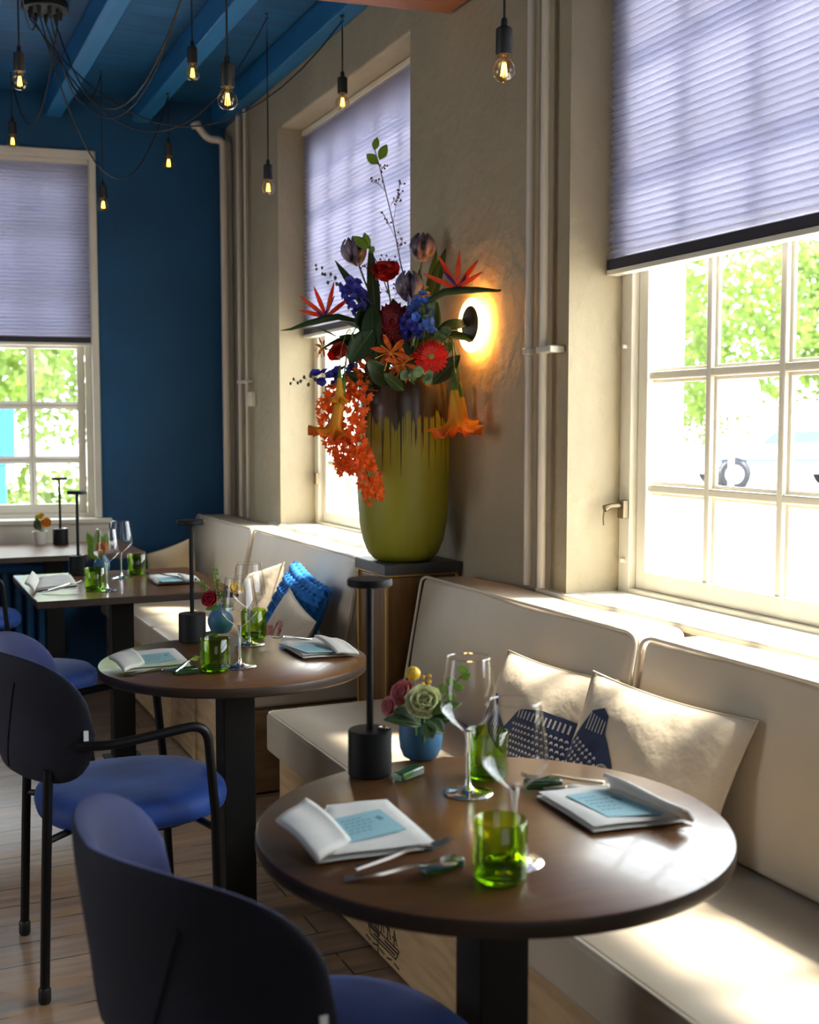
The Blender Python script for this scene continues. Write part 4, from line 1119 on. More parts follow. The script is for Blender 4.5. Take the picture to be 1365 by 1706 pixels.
# ================================================================ PENDANT LAMPS
cn = thing('ceiling_canopy', 'round black ceiling canopy where the lamp cords meet', 'ceiling rose', (0.7276, 5.4780, 3.2300))
CN = V(cn.location)
MB().lathe([(0, .029), (.095, .029), (.10, .024), (.10, -.006), (.096, -.010), (0, -.010)], (0, 0, 0), 40).obj('canopy_disc', 'black_plastic', cn)
for k in range(9):
    a = 2 * pi * k / 9
    MB().lathe([(0, -.045), (.004, -.045), (.008, -.035), (.010, -.01), (0, -.01)], (.065 * cos(a), .065 * sin(a), 0), 10).obj('cord_grip', 'black_plastic', cn)
def make_pendant(label, pos, cord_pts, group='bare bulb pendant lamps'):
    t = thing('pendant_lamp', label, 'pendant lamp', pos, 0, group)
    p = V(pos)
    MB().tube([V(q) - p for q in cord_pts], .0032, 8).obj('cord', 'cord_black', t)
    MB().lathe([(0, .128), (.006, .128), (.0085, .122), (.0085, .108), (.018, .103), (.021, .100), (.0215, .04), (.0195, .036), (0, .036)], (0, 0, 0), 24).obj('socket', 'black_plastic', t, angle=30)
    bl = MB().lathe([(.0135, .037), (.0145, .032), (.0145, .027), (.021, .021), (.027, .012), (.0302, 0), (.0285, -.012), (.0235, -.021), (.015, -.0275), (.006, -.0302), (0, -.0306)], (0, 0, 0), 28).obj('bulb', 'bulb_glass', t, angle=80)
    mb = MB()
    for k in range(6):
        a = 2 * pi * k / 6 + .3; r0, r1 = .004, .0085
        mb.tube([(r0 * cos(a), r0 * sin(a), .018), (r1 * cos(a), r1 * sin(a), -.014)], .00105, 6)
    mb.obj('filament', 'filament', bl)
    MB().tube([(0, 0, .035), (0, 0, .016)], [.005, .002], 8).obj('filament_post', 'solid_glass', bl)
    return t
def drop(p, top, extra=None, sg=.3):
    p = V(p); a = p + V((0, 0, .128)); top = V(top)
    pts = [a, a.lerp(top, .5), top]
    out = [a.lerp(top, k / 6) for k in range(7)]
    if extra is not None: out += sag(top, extra, sg)[1:]
    return out
def grip(k):
    a = 2 * pi * k / 9; return CN + V((.065 * cos(a), .065 * sin(a), -.045))
def hook_at(x, y, z, label):
    h = thing('ceiling_hook', label, 'hook', (x, y, z), 0, 'small hooks holding the lamp cords')
    MB().tube([(0, 0, 0), (0, 0, -.012), (.006, 0, -.02), (0, 0, -.026), (-.006, 0, -.02)], .002, 6).obj('hook_wire', 'black_plastic', h)
    MB().lathe([(0, 0), (.010, 0), (.010, -.004), (0, -.004)], (0, 0, 0), 12).obj('hook_plate', 'black_plastic', h)
PEND = [
 ((0.976, 3.456, 2.365), 'bare bulb pendant hanging in front of the blue corner, largest on the left half', None, 3.22, 1, .55),
 ((1.202, 4.766, 2.819), 'bare bulb pendant just left of and above the largest corner one', None, 3.24, 2, .5),
 ((0.516, 4.602, 2.662), 'bare bulb pendant at upper left edge, above the ceiling canopy cords', None, 3.24, 3, .12),
 ((1.835, 4.728, 2.765), 'bare bulb pendant hanging in front of the far window reveal', None, 3.24, 4, .45),
 ((1.662, 5.224, 2.486), 'bare bulb pendant low beside the far window jamb', None, 3.24, 5, .50),
 ((1.426, 6.180, 2.766), 'bare bulb pendant against the middle of the blue wall', None, 3.24, 6, .55),
 ((1.127, 6.410, 2.567), 'lowest bare bulb pendant, right of the blue wall window', None, 3.24, 7, .25),
 ((0.700, 6.630, 2.903), 'bare bulb pendant over the top of the blue wall window', None, 3.24, 8, .35),
]
HK = ['corner', 'middle', 'left edge', 'far window', 'right wall', 'blue wall', 'blue wall window', 'left window']
for i, (p, lab, _, zt, g, sg) in enumerate(PEND):
    top = V((p[0], p[1], zt))
    for x0, x1 in ((1.815, 1.898), (1.375, 1.465), (.905, .995), (.425, .515)):
        if x0 - .01 < top.x < x1 + .01: top.z = 3.10
    end = grip(g)
    make_pendant(lab, p, drop(p, top, end, sg))
    h = thing('ceiling_hook', 'tiny black ceiling hook carrying the pendant of the %s' % HK[i], 'hook', (top.x, top.y, top.z + .022), 0, 'small hooks holding the lamp cords')
    MB().tube([(0, 0, 0), (0, 0, -.012), (.006, 0, -.02), (0, 0, -.026), (-.006, 0, -.02)], .002, 6).obj('hook_wire', 'black_plastic', h)
    MB().lathe([(0, 0), (.010, 0), (.010, -.004), (0, -.004)], (0, 0, 0), 12).obj('hook_plate', 'black_plastic', h)
p = (1.467, 2.655, 2.295)
make_pendant('bare bulb pendant in front of the plaster pier, right of the orange beam', p, [V(p) + V((0, 0, .128)), V((p[0], p[1], CEIL - .001))])

# ================================================================ TABLES
def post(t, loc):
    MB().box(-.045, .045, -.045, .045, .012, .715).obj('table_post', 'dark_post', t, bevel=.003)
    MB().box(-.075, .075, -.075, .075, 0, .012).obj('base_plate', 'dark_post', t, bevel=.003)
    MB().box(-.12, .12, -.12, .12, .713, .722).obj('mounting_plate', 'dark_post', t, bevel=.002)
def round_table(loc, r, label):
    t = thing('round_table', label, 'table', loc, 0, 'round restaurant tables')
    MB().lathe([(0, .7225), (r - .006, .7225), (r - .0015, .7245), (r, .728), (r, .745), (r - .0012, .7485)], seg=96).obj('edge_band', 'table_edge', t, angle=50)
    MB().lathe([(r - .0012, .7484), (r - .004, .75), (0, .75)], seg=96).obj('tabletop', 'table_wood', t, angle=60)
    post(t, loc); return t
T1 = V((.904, 1.66, 0)); T2 = V((.892, 3.15, 0)); TA = V((.905, 4.91, 0)); TB = V((.83, 6.40, 0))
round_table(T1, .388, 'near round wooden table set for two, in the foreground')
round_table(T2, .371, 'middle round wooden table with red flower vase')
def square_table(loc, x0, x1, y0, y1, label, postx):
    t = thing('square_table', label, 'table', loc, 0, 'square restaurant tables')
    MB().box(x0, x1, y0, y1, .722, .748).obj('edge_band', 'table_edge', t, bevel=.003)
    MB().box(x0 + .002, x1 - .002, y0 + .002, y1 - .002, .747, .7502).obj('tabletop', 'table_wood', t, bevel=.001)
    post(t, loc)
square_table(TA, -.385, .385, -.425, .425, 'square wooden table set for two, behind the middle round one', 0)
square_table(TB, -.385, .42, -.34, .36, 'sunlit square wooden table beside the window in the blue wall', 0)

# ================================================================ CHAIRS
def make_chair(label, loc, rz, arms=True):
    c = thing('armchair', label, 'chair', loc, rz, 'blue velvet armchairs')
    def SH(s_, v, side, e=0):
        th = s_ * radians(81)
        h = .150 * (max(0, 1 - abs(s_) ** 6)) ** .5
        zc = .698 - .035 * s_ * s_
        z = zc + h * v + (.014 * sin(pi * min(1, abs(s_) / .95)) * v if v > 0 else 0)
        A, B, xc = .242, .278, -.082
        flare = .022 * (z - .68) / .16
        n_ = V((-cos(th) * B, sin(th) * A, 0)).normalized()
        p = V((xc - A * cos(th), B * sin(th), z)) + n_ * flare
        rr = max(abs(s_) ** 5, abs(v) ** 5) if False else 1 - (max(0, 1 - abs(s_) ** 7) * max(0, 1 - abs(v) ** 5))
        t = .022 * max(0, 1 - rr) ** .5
        return p + n_ * ((.45 if side > 0 else -1.25) * t - .004 + e)
    NU, NV = 40, 16
    for side, nm in ((1, 'backrest_shell'), (-1, 'backrest')):
        mb = MB()
        vs = [SH(-1 + 2 * i / NU, -cos(pi * j / NV), side) for i in range(NU + 1) for j in range(NV + 1)]
        fs = [(i * (NV + 1) + j, (i + 1) * (NV + 1) + j, (i + 1) * (NV + 1) + j + 1, i * (NV + 1) + j + 1) for i in range(NU) for j in range(NV)]
        mb.add(vs, fs).obj(nm, 'shell_dark' if side > 0 else 'velvet', c, angle=80)
    # piping seam down the outside of the shell
    for sg_ in (-1, 1):
        MB().tube([SH(sg_ * (.22 + .24 * (k / 10)) , -.9 + 1.5 * k / 10, 1, .001) for k in range(11)], .0022, 6).obj('shell_seam', 'shell_dark', c)
    q = SH(-.93, -.10, 1, .001)
    MB().box(q.x - .003, q.x + .008, q.y - .004, q.y - .001, q.z - .022, q.z + .018).obj('maker_tag', 'tag_white', c)
    # seat: round, slightly squared
    mb = MB(); vs = []; NS = 56
    prof = [(0, .400), (.93, .400), (.985, .411), (1, .429), (.985, .447), (.93, .460), (.80, .468), (.5, .470), (0, .464)]
    for k in range(NS):
        a = 2 * pi * k / NS; ca, sa = cos(a), sin(a)
        rr = 1 / ((abs(ca) ** 2.4 + abs(sa) ** 2.4) ** (1 / 2.4))
        for r_, z in prof: vs.append((.015 + .245 * r_ * rr * ca, .252 * r_ * rr * sa, z))
    m = len(prof)
    fs = [(k * m + i, ((k + 1) % NS) * m + i, ((k + 1) % NS) * m + i + 1, k * m + i + 1) for k in range(NS) for i in range(m - 1)]
    mb.add(vs, fs).obj('seat', 'velvet_seat', c, angle=80)
    MB().tube([(.015 + .2 * cos(2 * pi * k / 32), .2 * sin(2 * pi * k / 32), .392) for k in range(33)], .010, 8).obj('seat_frame', 'black_metal', c)
    for s_ in (-1, 1):
        rear = fillet([(-.275, .212 * s_, .02), (-.232, .222 * s_, .62)], .01)
        MB().tube([V((-.242, .212 * s_, .02)), V((-.232, .212 * s_, .32)), V((-.222, .208 * s_, .575))], .0120, 12).obj('leg', 'black_metal', c)
        arm = fillet([(-.236, .226 * s_, .625), (-.19, .286 * s_, .640), (.02, .296 * s_, .652), (.135, .298 * s_, .672), (.165, .296 * s_, .45)], .045, 8)
        arm = bez((-.16, .262 * s_, .640), (-.14, .275 * s_, .640), (-.12, .288 * s_, .641), (-.09, .295 * s_, .643), 6) + fillet([(-.06, .297 * s_, .645), (.145, .300 * s_, .672), (.165, .294 * s_, .44)], .05, 8)
        if arms:
            MB().tube(arm, .0120, 12).obj('armrest', 'black_metal', c)
            MB().tube([(.165, .294 * s_, .445), (.178, .270 * s_, .02)], .0120, 12).obj('leg', 'black_metal', c)
        else:
            MB().tube([(.13, .15 * s_, .402), (.165, .19 * s_, .396), (.185, .205 * s_, .36), (.225, .225 * s_, .02)], .0120, 12).obj('leg', 'black_metal', c)
        for x, y in ((-.2422, .212), ((.1785, .2697) if arms else (.2255, .225))):
            MB().lathe([(0, 0), (.012, 0), (.0155, .006), (.0155, .035), (.0125, .04)], (x, y * s_, 0), 14).obj('foot_cap', 'black_plastic', c)
        MB().tube([(-.230, .212 * s_, .40), (-.14, .14 * s_, .402)], .009, 8).obj('seat_bracket', 'black_metal', c)
        if arms: MB().tube([(.168, .290 * s_, .40), (.13, .15 * s_, .402)], .009, 8).obj('seat_bracket', 'black_metal', c)
    return c
ch = make_chair('blue velvet armchair at the middle round table, seen from behind its right arm', (.572, 3.085, 0), 0)
place_copy(ch, (.38, 6.22, 0), 'farthest blue velvet armchair, at the left edge by the radiator', radians(0))
ch2 = make_chair('nearest blue velvet chair, cut off by the bottom of the picture', (.575, 1.60, 0), radians(9), False)
ch2['group'] = 'blue velvet side chairs'
place_copy(ch2, (.50, 4.66, 0), 'blue velvet chair at the square table behind the middle armchair', radians(-3))

# ================================================================ THINGS ON THE TABLES
ZT = .7504
def make_lamp(label, loc):
    t = thing('table_lamp', label, 'table lamp', loc, 0, 'slim black table lamps')
    MB().lathe([(0, 0), (.039, 0), (.041, .002), (.041, .082), (.039, .085), (0, .085)], seg=40).obj('lamp_base', 'lamp_black', t)
    MB().lathe([(0, .085), (.0065, .085), (.0065, .356), (0, .356)], seg=16).obj('lamp_pole', 'lamp_black', t)
    MB().lathe([(0, .354), (.038, .354), (.0415, .356), (.042, .360), (.042, .366), (.040, .3685), (0, .3685)], seg=40).obj('lamp_head', 'lamp_black', t)
    MB().lathe([(0, .0855), (.010, .0855), (.011, .087), (.009, .0885), (0, .0885)], (.024, -.008, 0), 20).obj('switch', 'steel', t)
    return t
lp = make_lamp('black table lamp on the near round table', (.822, 1.990, ZT))
place_copy(lp, (.852, 3.47, ZT), 'black table lamp on the middle round table')
place_copy(lp, (.785, 5.24, ZT), 'black table lamp on the square table with the two wine glasses')
place_copy(lp, (.905, 6.66, ZT), 'black table lamp on the table by the blue wall window')
def make_glass(label, loc):
    t = thing('wine_glass', label, 'wine glass', loc, 0, 'clear wine glasses')
    MB().lathe([(.004, .110), (.012, .114), (.030, .128), (.046, .145), (.0495, .153), (.0485, .165), (.0455, .19), (.0410, .22), (.0378, .244)], seg=48).obj('bowl', 'wine_glass', t, angle=80)
    MB().tube([(.0378 * cos(2 * pi * k / 40), .0378 * sin(2 * pi * k / 40), .244) for k in range(41)], .0007, 6).obj('rim', 'solid_glass', t)
    MB().lathe([(0, .114), (.007, .112), (.0065, .106), (.0042, .095), (.0036, .06), (.0038, .03), (.006, .014), (.013, .007), (.030, .0035), (.043, .0022), (.0445, .001), (.043, 0), (0, 0)], seg=32).obj('stem_and_foot', 'solid_glass', t, angle=60)
    return t
gl = make_glass('wine glass on the near round table, behind its front tumbler', (0.8479, 1.4892, 0.7504))
place_copy(gl, (0.9365, 1.8116, 0.7504), 'wine glass on the near round table, beside the blue flower cup')
place_copy(gl, (0.8751, 3.0382, 0.7504), 'wine glass on the middle round table, right of its front tumbler')
place_copy(gl, (0.9922, 3.3396, 0.7504), 'wine glass on the middle round table, the rear one')
place_copy(gl, (0.8094, 4.6846, 0.7504), 'wine glass on the square table, in front of the orange flower')
place_copy(gl, (0.9344, 5.0516, 0.7504), 'wine glass on the square table, right of the orange flower')
def make_tumbler(label, loc):
    t = thing('green_tumbler', label, 'tumbler', loc, 0, 'green bottle glass tumblers')
    MB().lathe([(0, .0), (.030, 0), (.036, .003), (.039, .010), (.039, .088), (.0375, .0895), (.036, .088), (.036, .014), (.030, .008), (0, .010)], seg=40).obj('tumbler_wall', 'green_glass', t, angle=60)
    MB().lathe([(0, .001), (.029, .001), (.0345, .0035), (.0375, .010), (.0365, .0135), (.030, .0085), (0, .0115)], seg=40).obj('thick_base', 'solid_green_glass', t, angle=60)
    return t
tb = make_tumbler('green glass tumbler at the front of the near round table', (0.7954, 1.4366, 0.7504))
place_copy(tb, (1.0104, 1.8798, 0.7504), 'green glass tumbler at the back of the near round table, behind the wine glasses')
place_copy(tb, (0.8002, 3.0124, 0.7504), 'green glass tumbler at the front of the middle round table')
place_copy(tb, (1.0355, 3.4397, 0.7504), 'green glass tumbler at the back of the middle round table')
place_copy(tb, (0.7689, 4.7217, 0.7504), 'green glass tumbler at the front of the square table')
place_copy(tb, (1.0200, 5.1470, 0.7504), 'green glass tumbler at the back right of the square table')

def napkin(label, body, flap, card, card_text=True, grp='folded linen napkins'):
    """body: bl, br, fr, fl on the table; flap: hinge a, hinge b, tip b, tip a; card: four corners on top"""
    o = V(body[0]); o.z = ZT
    t = thing('folded_napkin', label, 'napkin', o, 0, grp)
    def slab(q, z0, z1, name, grow=0):
        c = sum((V(p) for p in q), V()) / 4
        P = [V(p) + (V(p) - c) * grow for p in q]
        N = 12; mb = MB()
        def top(u, v):
            a = P[3].lerp(P[2], u); b_ = P[0].lerp(P[1], u); p = a.lerp(b_, v); e_ = min(u, 1 - u, v, 1 - v)
            r_ = min(1, e_ / .10); p.z = z0 + (z1 - z0) * (.5 + .5 * sqrt(1 - (1 - r_) ** 2)) + .0010 * sin(u * 7 + v * 4); return p - o
        def bot(u, v):
            a = P[3].lerp(P[2], u); b_ = P[0].lerp(P[1], u); p = a.lerp(b_, v); e_ = min(u, 1 - u, v, 1 - v)
            r_ = min(1, e_ / .10); p.z = z0 + (z1 - z0) * (.5 - .5 * sqrt(1 - (1 - r_) ** 2)); return p - o
        mb.grid(top, N, N); mb.grid(lambda u, v: bot(1 - u, v), N, N)
        return mb.obj(name, 'linen', t, angle=80)
    slab(body, ZT, ZT + .0085, 'lower_fold', .02)
    slab(body, ZT + .0075, ZT + .016, 'upper_fold', -.02)
    if flap:
        A, B, C, D = [V(p) - o for p in flap]
        mb = MB()
        def fl(u, v):
            p = A.lerp(B, u).lerp(D.lerp(C, u), v); p.z += .007 * sin(pi * v) + .002 * sin(u * 6); return p
        mb.grid(fl, 10, 10).obj('turned_flap', 'linen', t, solid=.007, angle=80)
    if card:
        P = [V(p) - o for p in card]
        for p in P: p.z = .0168
        up = [V((p.x, p.y, p.z + .0012)) for p in P]
        MB().hexa(P[::-1], up[::-1]).obj('menu_card', 'card_blue', t, smooth=False)
        ink = MB()
        for r_ in range(5):
            for c_ in range(5):
                u0 = .10 + c_ * .11 + (.03 if r_ % 2 else 0); u1 = u0 + .08; v0 = .18 + r_ * .13; v1 = v0 + .035
                f = lambda u, v: up[0].lerp(up[1], u).lerp(up[3].lerp(up[2], u), v) + V((0, 0, .0003))
                if c_ == 4 and r_ not in (1, 2): continue
                ink.add([f(u0, v0), f(u1, v0), f(u1, v1), f(u0, v1)], [(0, 3, 2, 1)])
        ink.add([f(.74, .30), f(.84, .26), f(.88, .42), f(.78, .46)], [(0, 3, 2, 1)])
        ink.obj('card_print', 'card_print', t, smooth=False)
    return t
Z1 = .766
napkin('folded napkin with blue card and raised flap, front left on the near round table',
       [(0.6713, 1.8214, 0.7504), (0.7802, 1.8100, 0.7504), (0.7633, 1.5822, 0.7504), (0.5758, 1.5969, 0.7504)],
       [(0.5678, 1.5771, 0.7640), (0.6386, 1.6252, 0.7700), (0.6216, 1.7768, 0.7920), (0.5507, 1.7193, 0.7820)],
       [(0.6495, 1.7317, 0.7670), (0.7378, 1.7469, 0.7670), (0.7394, 1.6415, 0.7670), (0.6361, 1.6212, 0.7670)])
napkin('folded napkin with sunlit card on the near round table, window side',
       [(1.0335, 1.7343, 0.7504), (1.1773, 1.7288, 0.7504), (1.2052, 1.5197, 0.7504), (1.0226, 1.5403, 0.7504)],
       [(1.1587, 1.6904, 0.7660), (1.1836, 1.4957, 0.7640), (1.1578, 1.4906, 0.7860), (1.1424, 1.6928, 0.7900)],
       [(1.0588, 1.6808, 0.7670), (1.1358, 1.6824, 0.7670), (1.1537, 1.5350, 0.7670), (1.0614, 1.5575, 0.7670)])
napkin('folded napkin with blue card, left on the middle round table',
       [(0.6450, 3.3257, 0.7504), (0.7643, 3.3204, 0.7504), (0.7519, 3.0854, 0.7504), (0.5705, 3.0751, 0.7504)],
       [(0.5657, 3.0400, 0.7640), (0.6320, 3.1050, 0.7700), (0.6214, 3.2278, 0.7850), (0.5508, 3.1802, 0.7760)],
       [(0.6450, 3.2239, 0.7670), (0.7259, 3.2345, 0.7670), (0.7222, 3.1247, 0.7670), (0.6330, 3.0946, 0.7670)])
napkin('folded napkin with blue card, right on the middle round table',
       [(1.0674, 3.2949, 0.7504), (1.1881, 3.3151, 0.7504), (1.2223, 3.0446, 0.7504), (1.0644, 3.0599, 0.7504)],
       [(1.1538, 3.0363, 0.7660), (1.2143, 3.0201, 0.7640), (1.2045, 3.1741, 0.7800), (1.1509, 3.2112, 0.7850)],
       [(1.0627, 3.1801, 0.7670), (1.1447, 3.2046, 0.7670), (1.1598, 3.0472, 0.7670), (1.0771, 3.0655, 0.7670)])
napkin('folded napkin with upright flap, left corner of the square table',
       [(0.6106, 5.1552, 0.7504), (0.7435, 5.1822, 0.7504), (0.7228, 4.8774, 0.7504), (0.5476, 4.7665, 0.7504)],
       [(0.5340, 4.6857, 0.7640), (0.5867, 4.9939, 0.7660), (0.5659, 5.0328, 0.8000), (0.5044, 4.7346, 0.7900)], None)
napkin('flat folded napkin on the bench side of the square table',
       [(1.0399, 5.0037, 0.7504), (1.1737, 5.0318, 0.7504), (1.2006, 4.7613, 0.7504), (1.0233, 4.7609, 0.7504)],
       [(1.1318, 4.7259, 0.7660), (1.1892, 4.6959, 0.7640), (1.1840, 4.7947, 0.7750), (1.1385, 4.8808, 0.7750)],
       [(1.0476, 4.8602, 0.7670), (1.1206, 4.8700, 0.7670), (1.1233, 4.7215, 0.7670), (1.0367, 4.7202, 0.7670)])

def cutlery(kind, label, a, b_):
    """a: handle end, b_: tip"""
    a = V(a); b_ = V(b_)
    t = thing(kind, label, kind, a, 0, 'restaurant cutlery')
    d = b_ - a; L_ = d.length; d, s_, n_ = basis(d)
    def strip(rows, mb, lift=0):    # rows: (t, half width, thickness, height)
        vs = []
        for (u, hw, th, hh) in rows:
            c = d * (L_ * u) + n_ * hh
            vs += [c - s_ * hw, c + s_ * hw, c + s_ * hw * .8 + n_ * th, c - s_ * hw * .8 + n_ * th]
        fs = [(i * 4 + k, i * 4 + (k + 1) % 4, (i + 1) * 4 + (k + 1) % 4, (i + 1) * 4 + k) for i in range(len(rows) - 1) for k in range(4)]
        fs += [(3, 2, 1, 0), tuple((len(rows) - 1) * 4 + k for k in range(4))]
        return mb.add(vs, fs)
    strip([(0, .003, .002, 0), (.02, .0075, .0025, 0), (.35, .0055, .0035, .002), (.55, .003, .004, .005), (.66, .003, .003, .006)], MB()).obj('handle', 'steel', t, angle=50)
    if kind == 'fork':
        strip([(.64, .003, .003, .006), (.70, .009, .002, .004), (.78, .0115, .0018, .001), (.80, .0115, .0018, .0015)], MB()).obj('fork_head', 'steel', t, angle=50)
        for k in range(4):
            o_ = s_ * (-.0096 + k * .0064)
            MB().tube([d * L_ * .79 + o_ + n_ * .0022, d * L_ * .9 + o_ + n_ * .003, d * L_ + o_ + n_ * .008], [.0014, .0013, .0006], 6).obj('tine', 'steel', t)
    else:
        strip([(.64, .003, .003, .005), (.68, .008, .0018, .004), (.85, .0095, .0016, .003), (.96, .0075, .0012, .003), (1, .001, .001, .003)], MB()).obj('blade', 'steel', t, angle=50)
def rest(label, a, yaw):
    a = V(a)
    t = thing('cutlery_rest', label, 'cutlery rest', a, yaw, 'dark green glass cutlery rests')
    MB().box(-.034, .034, -.013, .013, 0, .016).obj('glass_block', 'dark_green_glass', t, bevel=.004, bseg=3)
    return t
cutlery('knife', 'dinner knife beside the front left napkin on the near table', (0.5884, 1.5261, 0.7520), (0.7431, 1.4707, 0.7680))
cutlery('fork', 'dinner fork with raised tines beside the front left napkin', (0.6082, 1.5338, 0.7620), (0.7534, 1.5068, 0.7900))
rest('dark green glass rest under the front left fork tips', (0.7353, 1.5039, 0.7504), .2)
rest('dark green glass rest between the near lamp and the blue flower cup', (0.8786, 1.9396, 0.7504), .5)
cutlery('fork', 'fork behind the sunlit napkin on the near table', (1.1592, 1.7137, 0.7680), (1.0341, 1.7945, 0.7700))
cutlery('knife', 'knife behind the sunlit napkin on the near table', (1.1588, 1.6980, 0.7660), (1.0524, 1.7477, 0.7580))
rest('dark green glass rest behind the sunlit napkin', (1.0721, 1.7804, 0.7504), -.3)
cutlery('knife', 'knife along the left napkin of the middle table', (0.5725, 3.0527, 0.7530), (0.7079, 2.9897, 0.7660))
cutlery('fork', 'fork tilting up beside the front tumbler of the middle table', (0.6835, 2.9865, 0.7640), (0.7576, 3.0280, 0.7850))
rest('dark green glass rest by the left napkin of the middle table', (0.7203, 3.0154, 0.7504), .1)
rest('dark green glass rest beside the lamp of the middle table', (0.9087, 3.5085, 0.7504), .6)
cutlery('fork', 'fork behind the right napkin of the middle table', (1.1596, 3.2568, 0.7660), (1.0350, 3.2918, 0.7750))
cutlery('knife', 'knife at the left napkin of the square table', (0.5651, 4.7048, 0.7550), (0.6932, 4.6791, 0.7650))
cutlery('fork', 'fork at the left napkin of the square table', (0.5866, 4.6956, 0.7620), (0.7200, 4.7163, 0.7850))
cutlery('fork', 'fork at the bench side napkin of the square table', (1.1300, 4.8019, 0.7720), (1.0133, 4.9597, 0.7750))

# small flower vessels
def cup(label, loc, mat='vase_blue', prof=None, name='flower_cup'):
    t = thing(name, label, 'small vase', loc, 0, 'small table flower vessels')
    prof = prof or [(0, 0), (.024, 0), (.034, .006), (.041, .022), (.043, .042), (.042, .066), (.040, .076), (.037, .076), (.038, .05), (.034, .02), (0, .012)]
    MB().lathe(prof, seg=40).obj('cup_body', mat, t, angle=70)
    return t
bulb_p = [(0, 0), (.020, 0), (.032, .008), (.040, .028), (.041, .042), (.036, .060), (.024, .074), (.020, .082), (.021, .088), (.018, .088), (.017, .076), (.030, .058), (.034, .036), (0, .012)]
c1 = V((0.9520, 2.0446, 0.7504)); cup('blue cup of roses on the near round table', c1)
c2 = V((0.9682, 3.5739, 0.7504)); cup('blue bulb vase with red flower on the middle round table', c2, prof=bulb_p)
c3 = V((0.8808, 5.2102, 0.7504)); cup('light blue vase with orange flower on the square table', c3, prof=[(r * .85, z) for r, z in bulb_p])
c4_ = V((.800, 6.690, .7504)); cup('small white pot of orange flowers on the table by the window', c4_, 'pot_white', [(0, 0), (.028, 0), (.034, .02), (.04, .05), (.041, .072), (.037, .072), (.036, .05), (0, .02)])
GRP = 'flowers in the small table vases'
full = ((6, 1.0, .15), (6, .92, .55), (6, .8, .9), (5, .62, 1.25), (4, .4, 1.45))
ruffle((0.920, 1.963, 0.876), FWD * .8 + UP * .7, .040, 'petal_cream', 'pale cream rose in the blue cup on the near table', 'rose', 'rose', full, True, GRP, dest=V((0, 0, -.07)), wave=.04)
ruffle((0.905, 2.014, 0.887), FWD * .6 + UP * .5 - RT * .5, .030, 'petal_pink', 'pink ranunculus in the blue cup, upper pink bloom', 'ranunculus', 'ranunculus', full, True, GRP, dest=V((.03, 0, -.08)), wave=.1)
ruffle((0.873, 2.005, 0.869), FWD * .6 + UP * .2 - RT * .7, .022, 'petal_pink', 'pink bloom drooping leftmost over the blue cup', 'ranunculus', 'ranunculus', full, True, GRP, dest=V((.05, 0, -.06)), wave=.1)
def billy(p, r, label, dest):
    t = thing('billy_button', label, 'flower', p, 0, GRP)
    mb = MB(); mb.ball((0, 0, 0), r, (1, 1, .95), 20, 14); mb.obj('flower_ball', 'petal_yellow', t, angle=80)
    MB().tube([(0, 0, -r * .9), V(dest) * .5 + V((.003, 0, 0)), V(dest)], .0013, 6).obj('stem', 'stem_green', t)
billy((0.920, 2.011, 0.928), .0145, 'round yellow billy button above the near blue cup', (.012, 0, -.11))
def sprig(p0, p1, n_, r, mat, label, part='leaf', grp=GRP, ball=False, core='stem_green'):
    t = thing('leaf_sprig' if not ball else 'bud_sprig', label, 'sprig', p0, 0, grp)
    o = V(p0); e_ = V(p1) - o
    pts = bez((0, 0, 0), e_ * .3 + UP * .01, e_ * .7 + UP * .008, e_, 10)
    MB().tube(pts, .0011, 6).obj('stem', core, t)
    for k in range(n_):
        c = pts[int(2 + 8 * k / max(1, n_ - 1))]
        out = (RT * (-1) ** k + UP * random.uniform(-.1, .6) + FWD * random.uniform(-.3, .5)).normalized()
        if ball:
            mb = MB(); mb.ball(c + out * r * 1.5, r, (1, 1, 1), 8, 6); mb.tube([c, c + out * r * 1.4], .0007, 4); mb.obj(part, mat, t)
        else:
            MB().petal(c, out, FWD, r * 2, r * 1.5, .2, .2, .3, 6, 4, 0, .5).obj(part, mat, t, solid=.0006, angle=80)
sprig((0.921, 1.938, 0.854), (0.997, 1.933, 0.943), 8, .011, 'leaf_bright', 'sprig of round bright green leaves behind the wine glass')
sprig((0.943, 2.005, 0.848), (0.948, 2.009, 0.920), 11, .0042, 'petal_yellow', 'yellow green bud sprig beside the billy button', 'bud', ball=True)
for a, b_, w_, lab in (((0.904, 1.945, 0.843), (0.837, 1.955, 0.860), .035, 'dark leaf over the left rim of the near blue cup'), ((0.903, 1.968, 0.843), (0.867, 1.986, 0.866), .04, 'dark leaf behind the pink bloom of the near cup'), ((0.911, 1.921, 0.853), (0.954, 1.902, 0.863), .035, 'dark leaf over the right rim of the near blue cup'), ((0.900, 1.905, 0.864), (0.921, 1.882, 0.842), .035, 'dark leaf folded under the cream rose'), ((0.921, 1.928, 0.867), (0.975, 1.917, 0.885), .03, 'green leaf right of the cream rose')):
    t = broad_leaf(a, b_, w_, 'leaf_dark' if 'dark' in lab else 'leaf_mid', lab, -.4, UP * .8 + FWD * .4); t['group'] = GRP
t = broad_leaf((0.892, 1.897, 0.862), (0.901, 1.880, 0.837), .030, 'leaf_grey', 'grey green leaf hanging over the front of the near blue cup', -.2, FWD); t['group'] = GRP
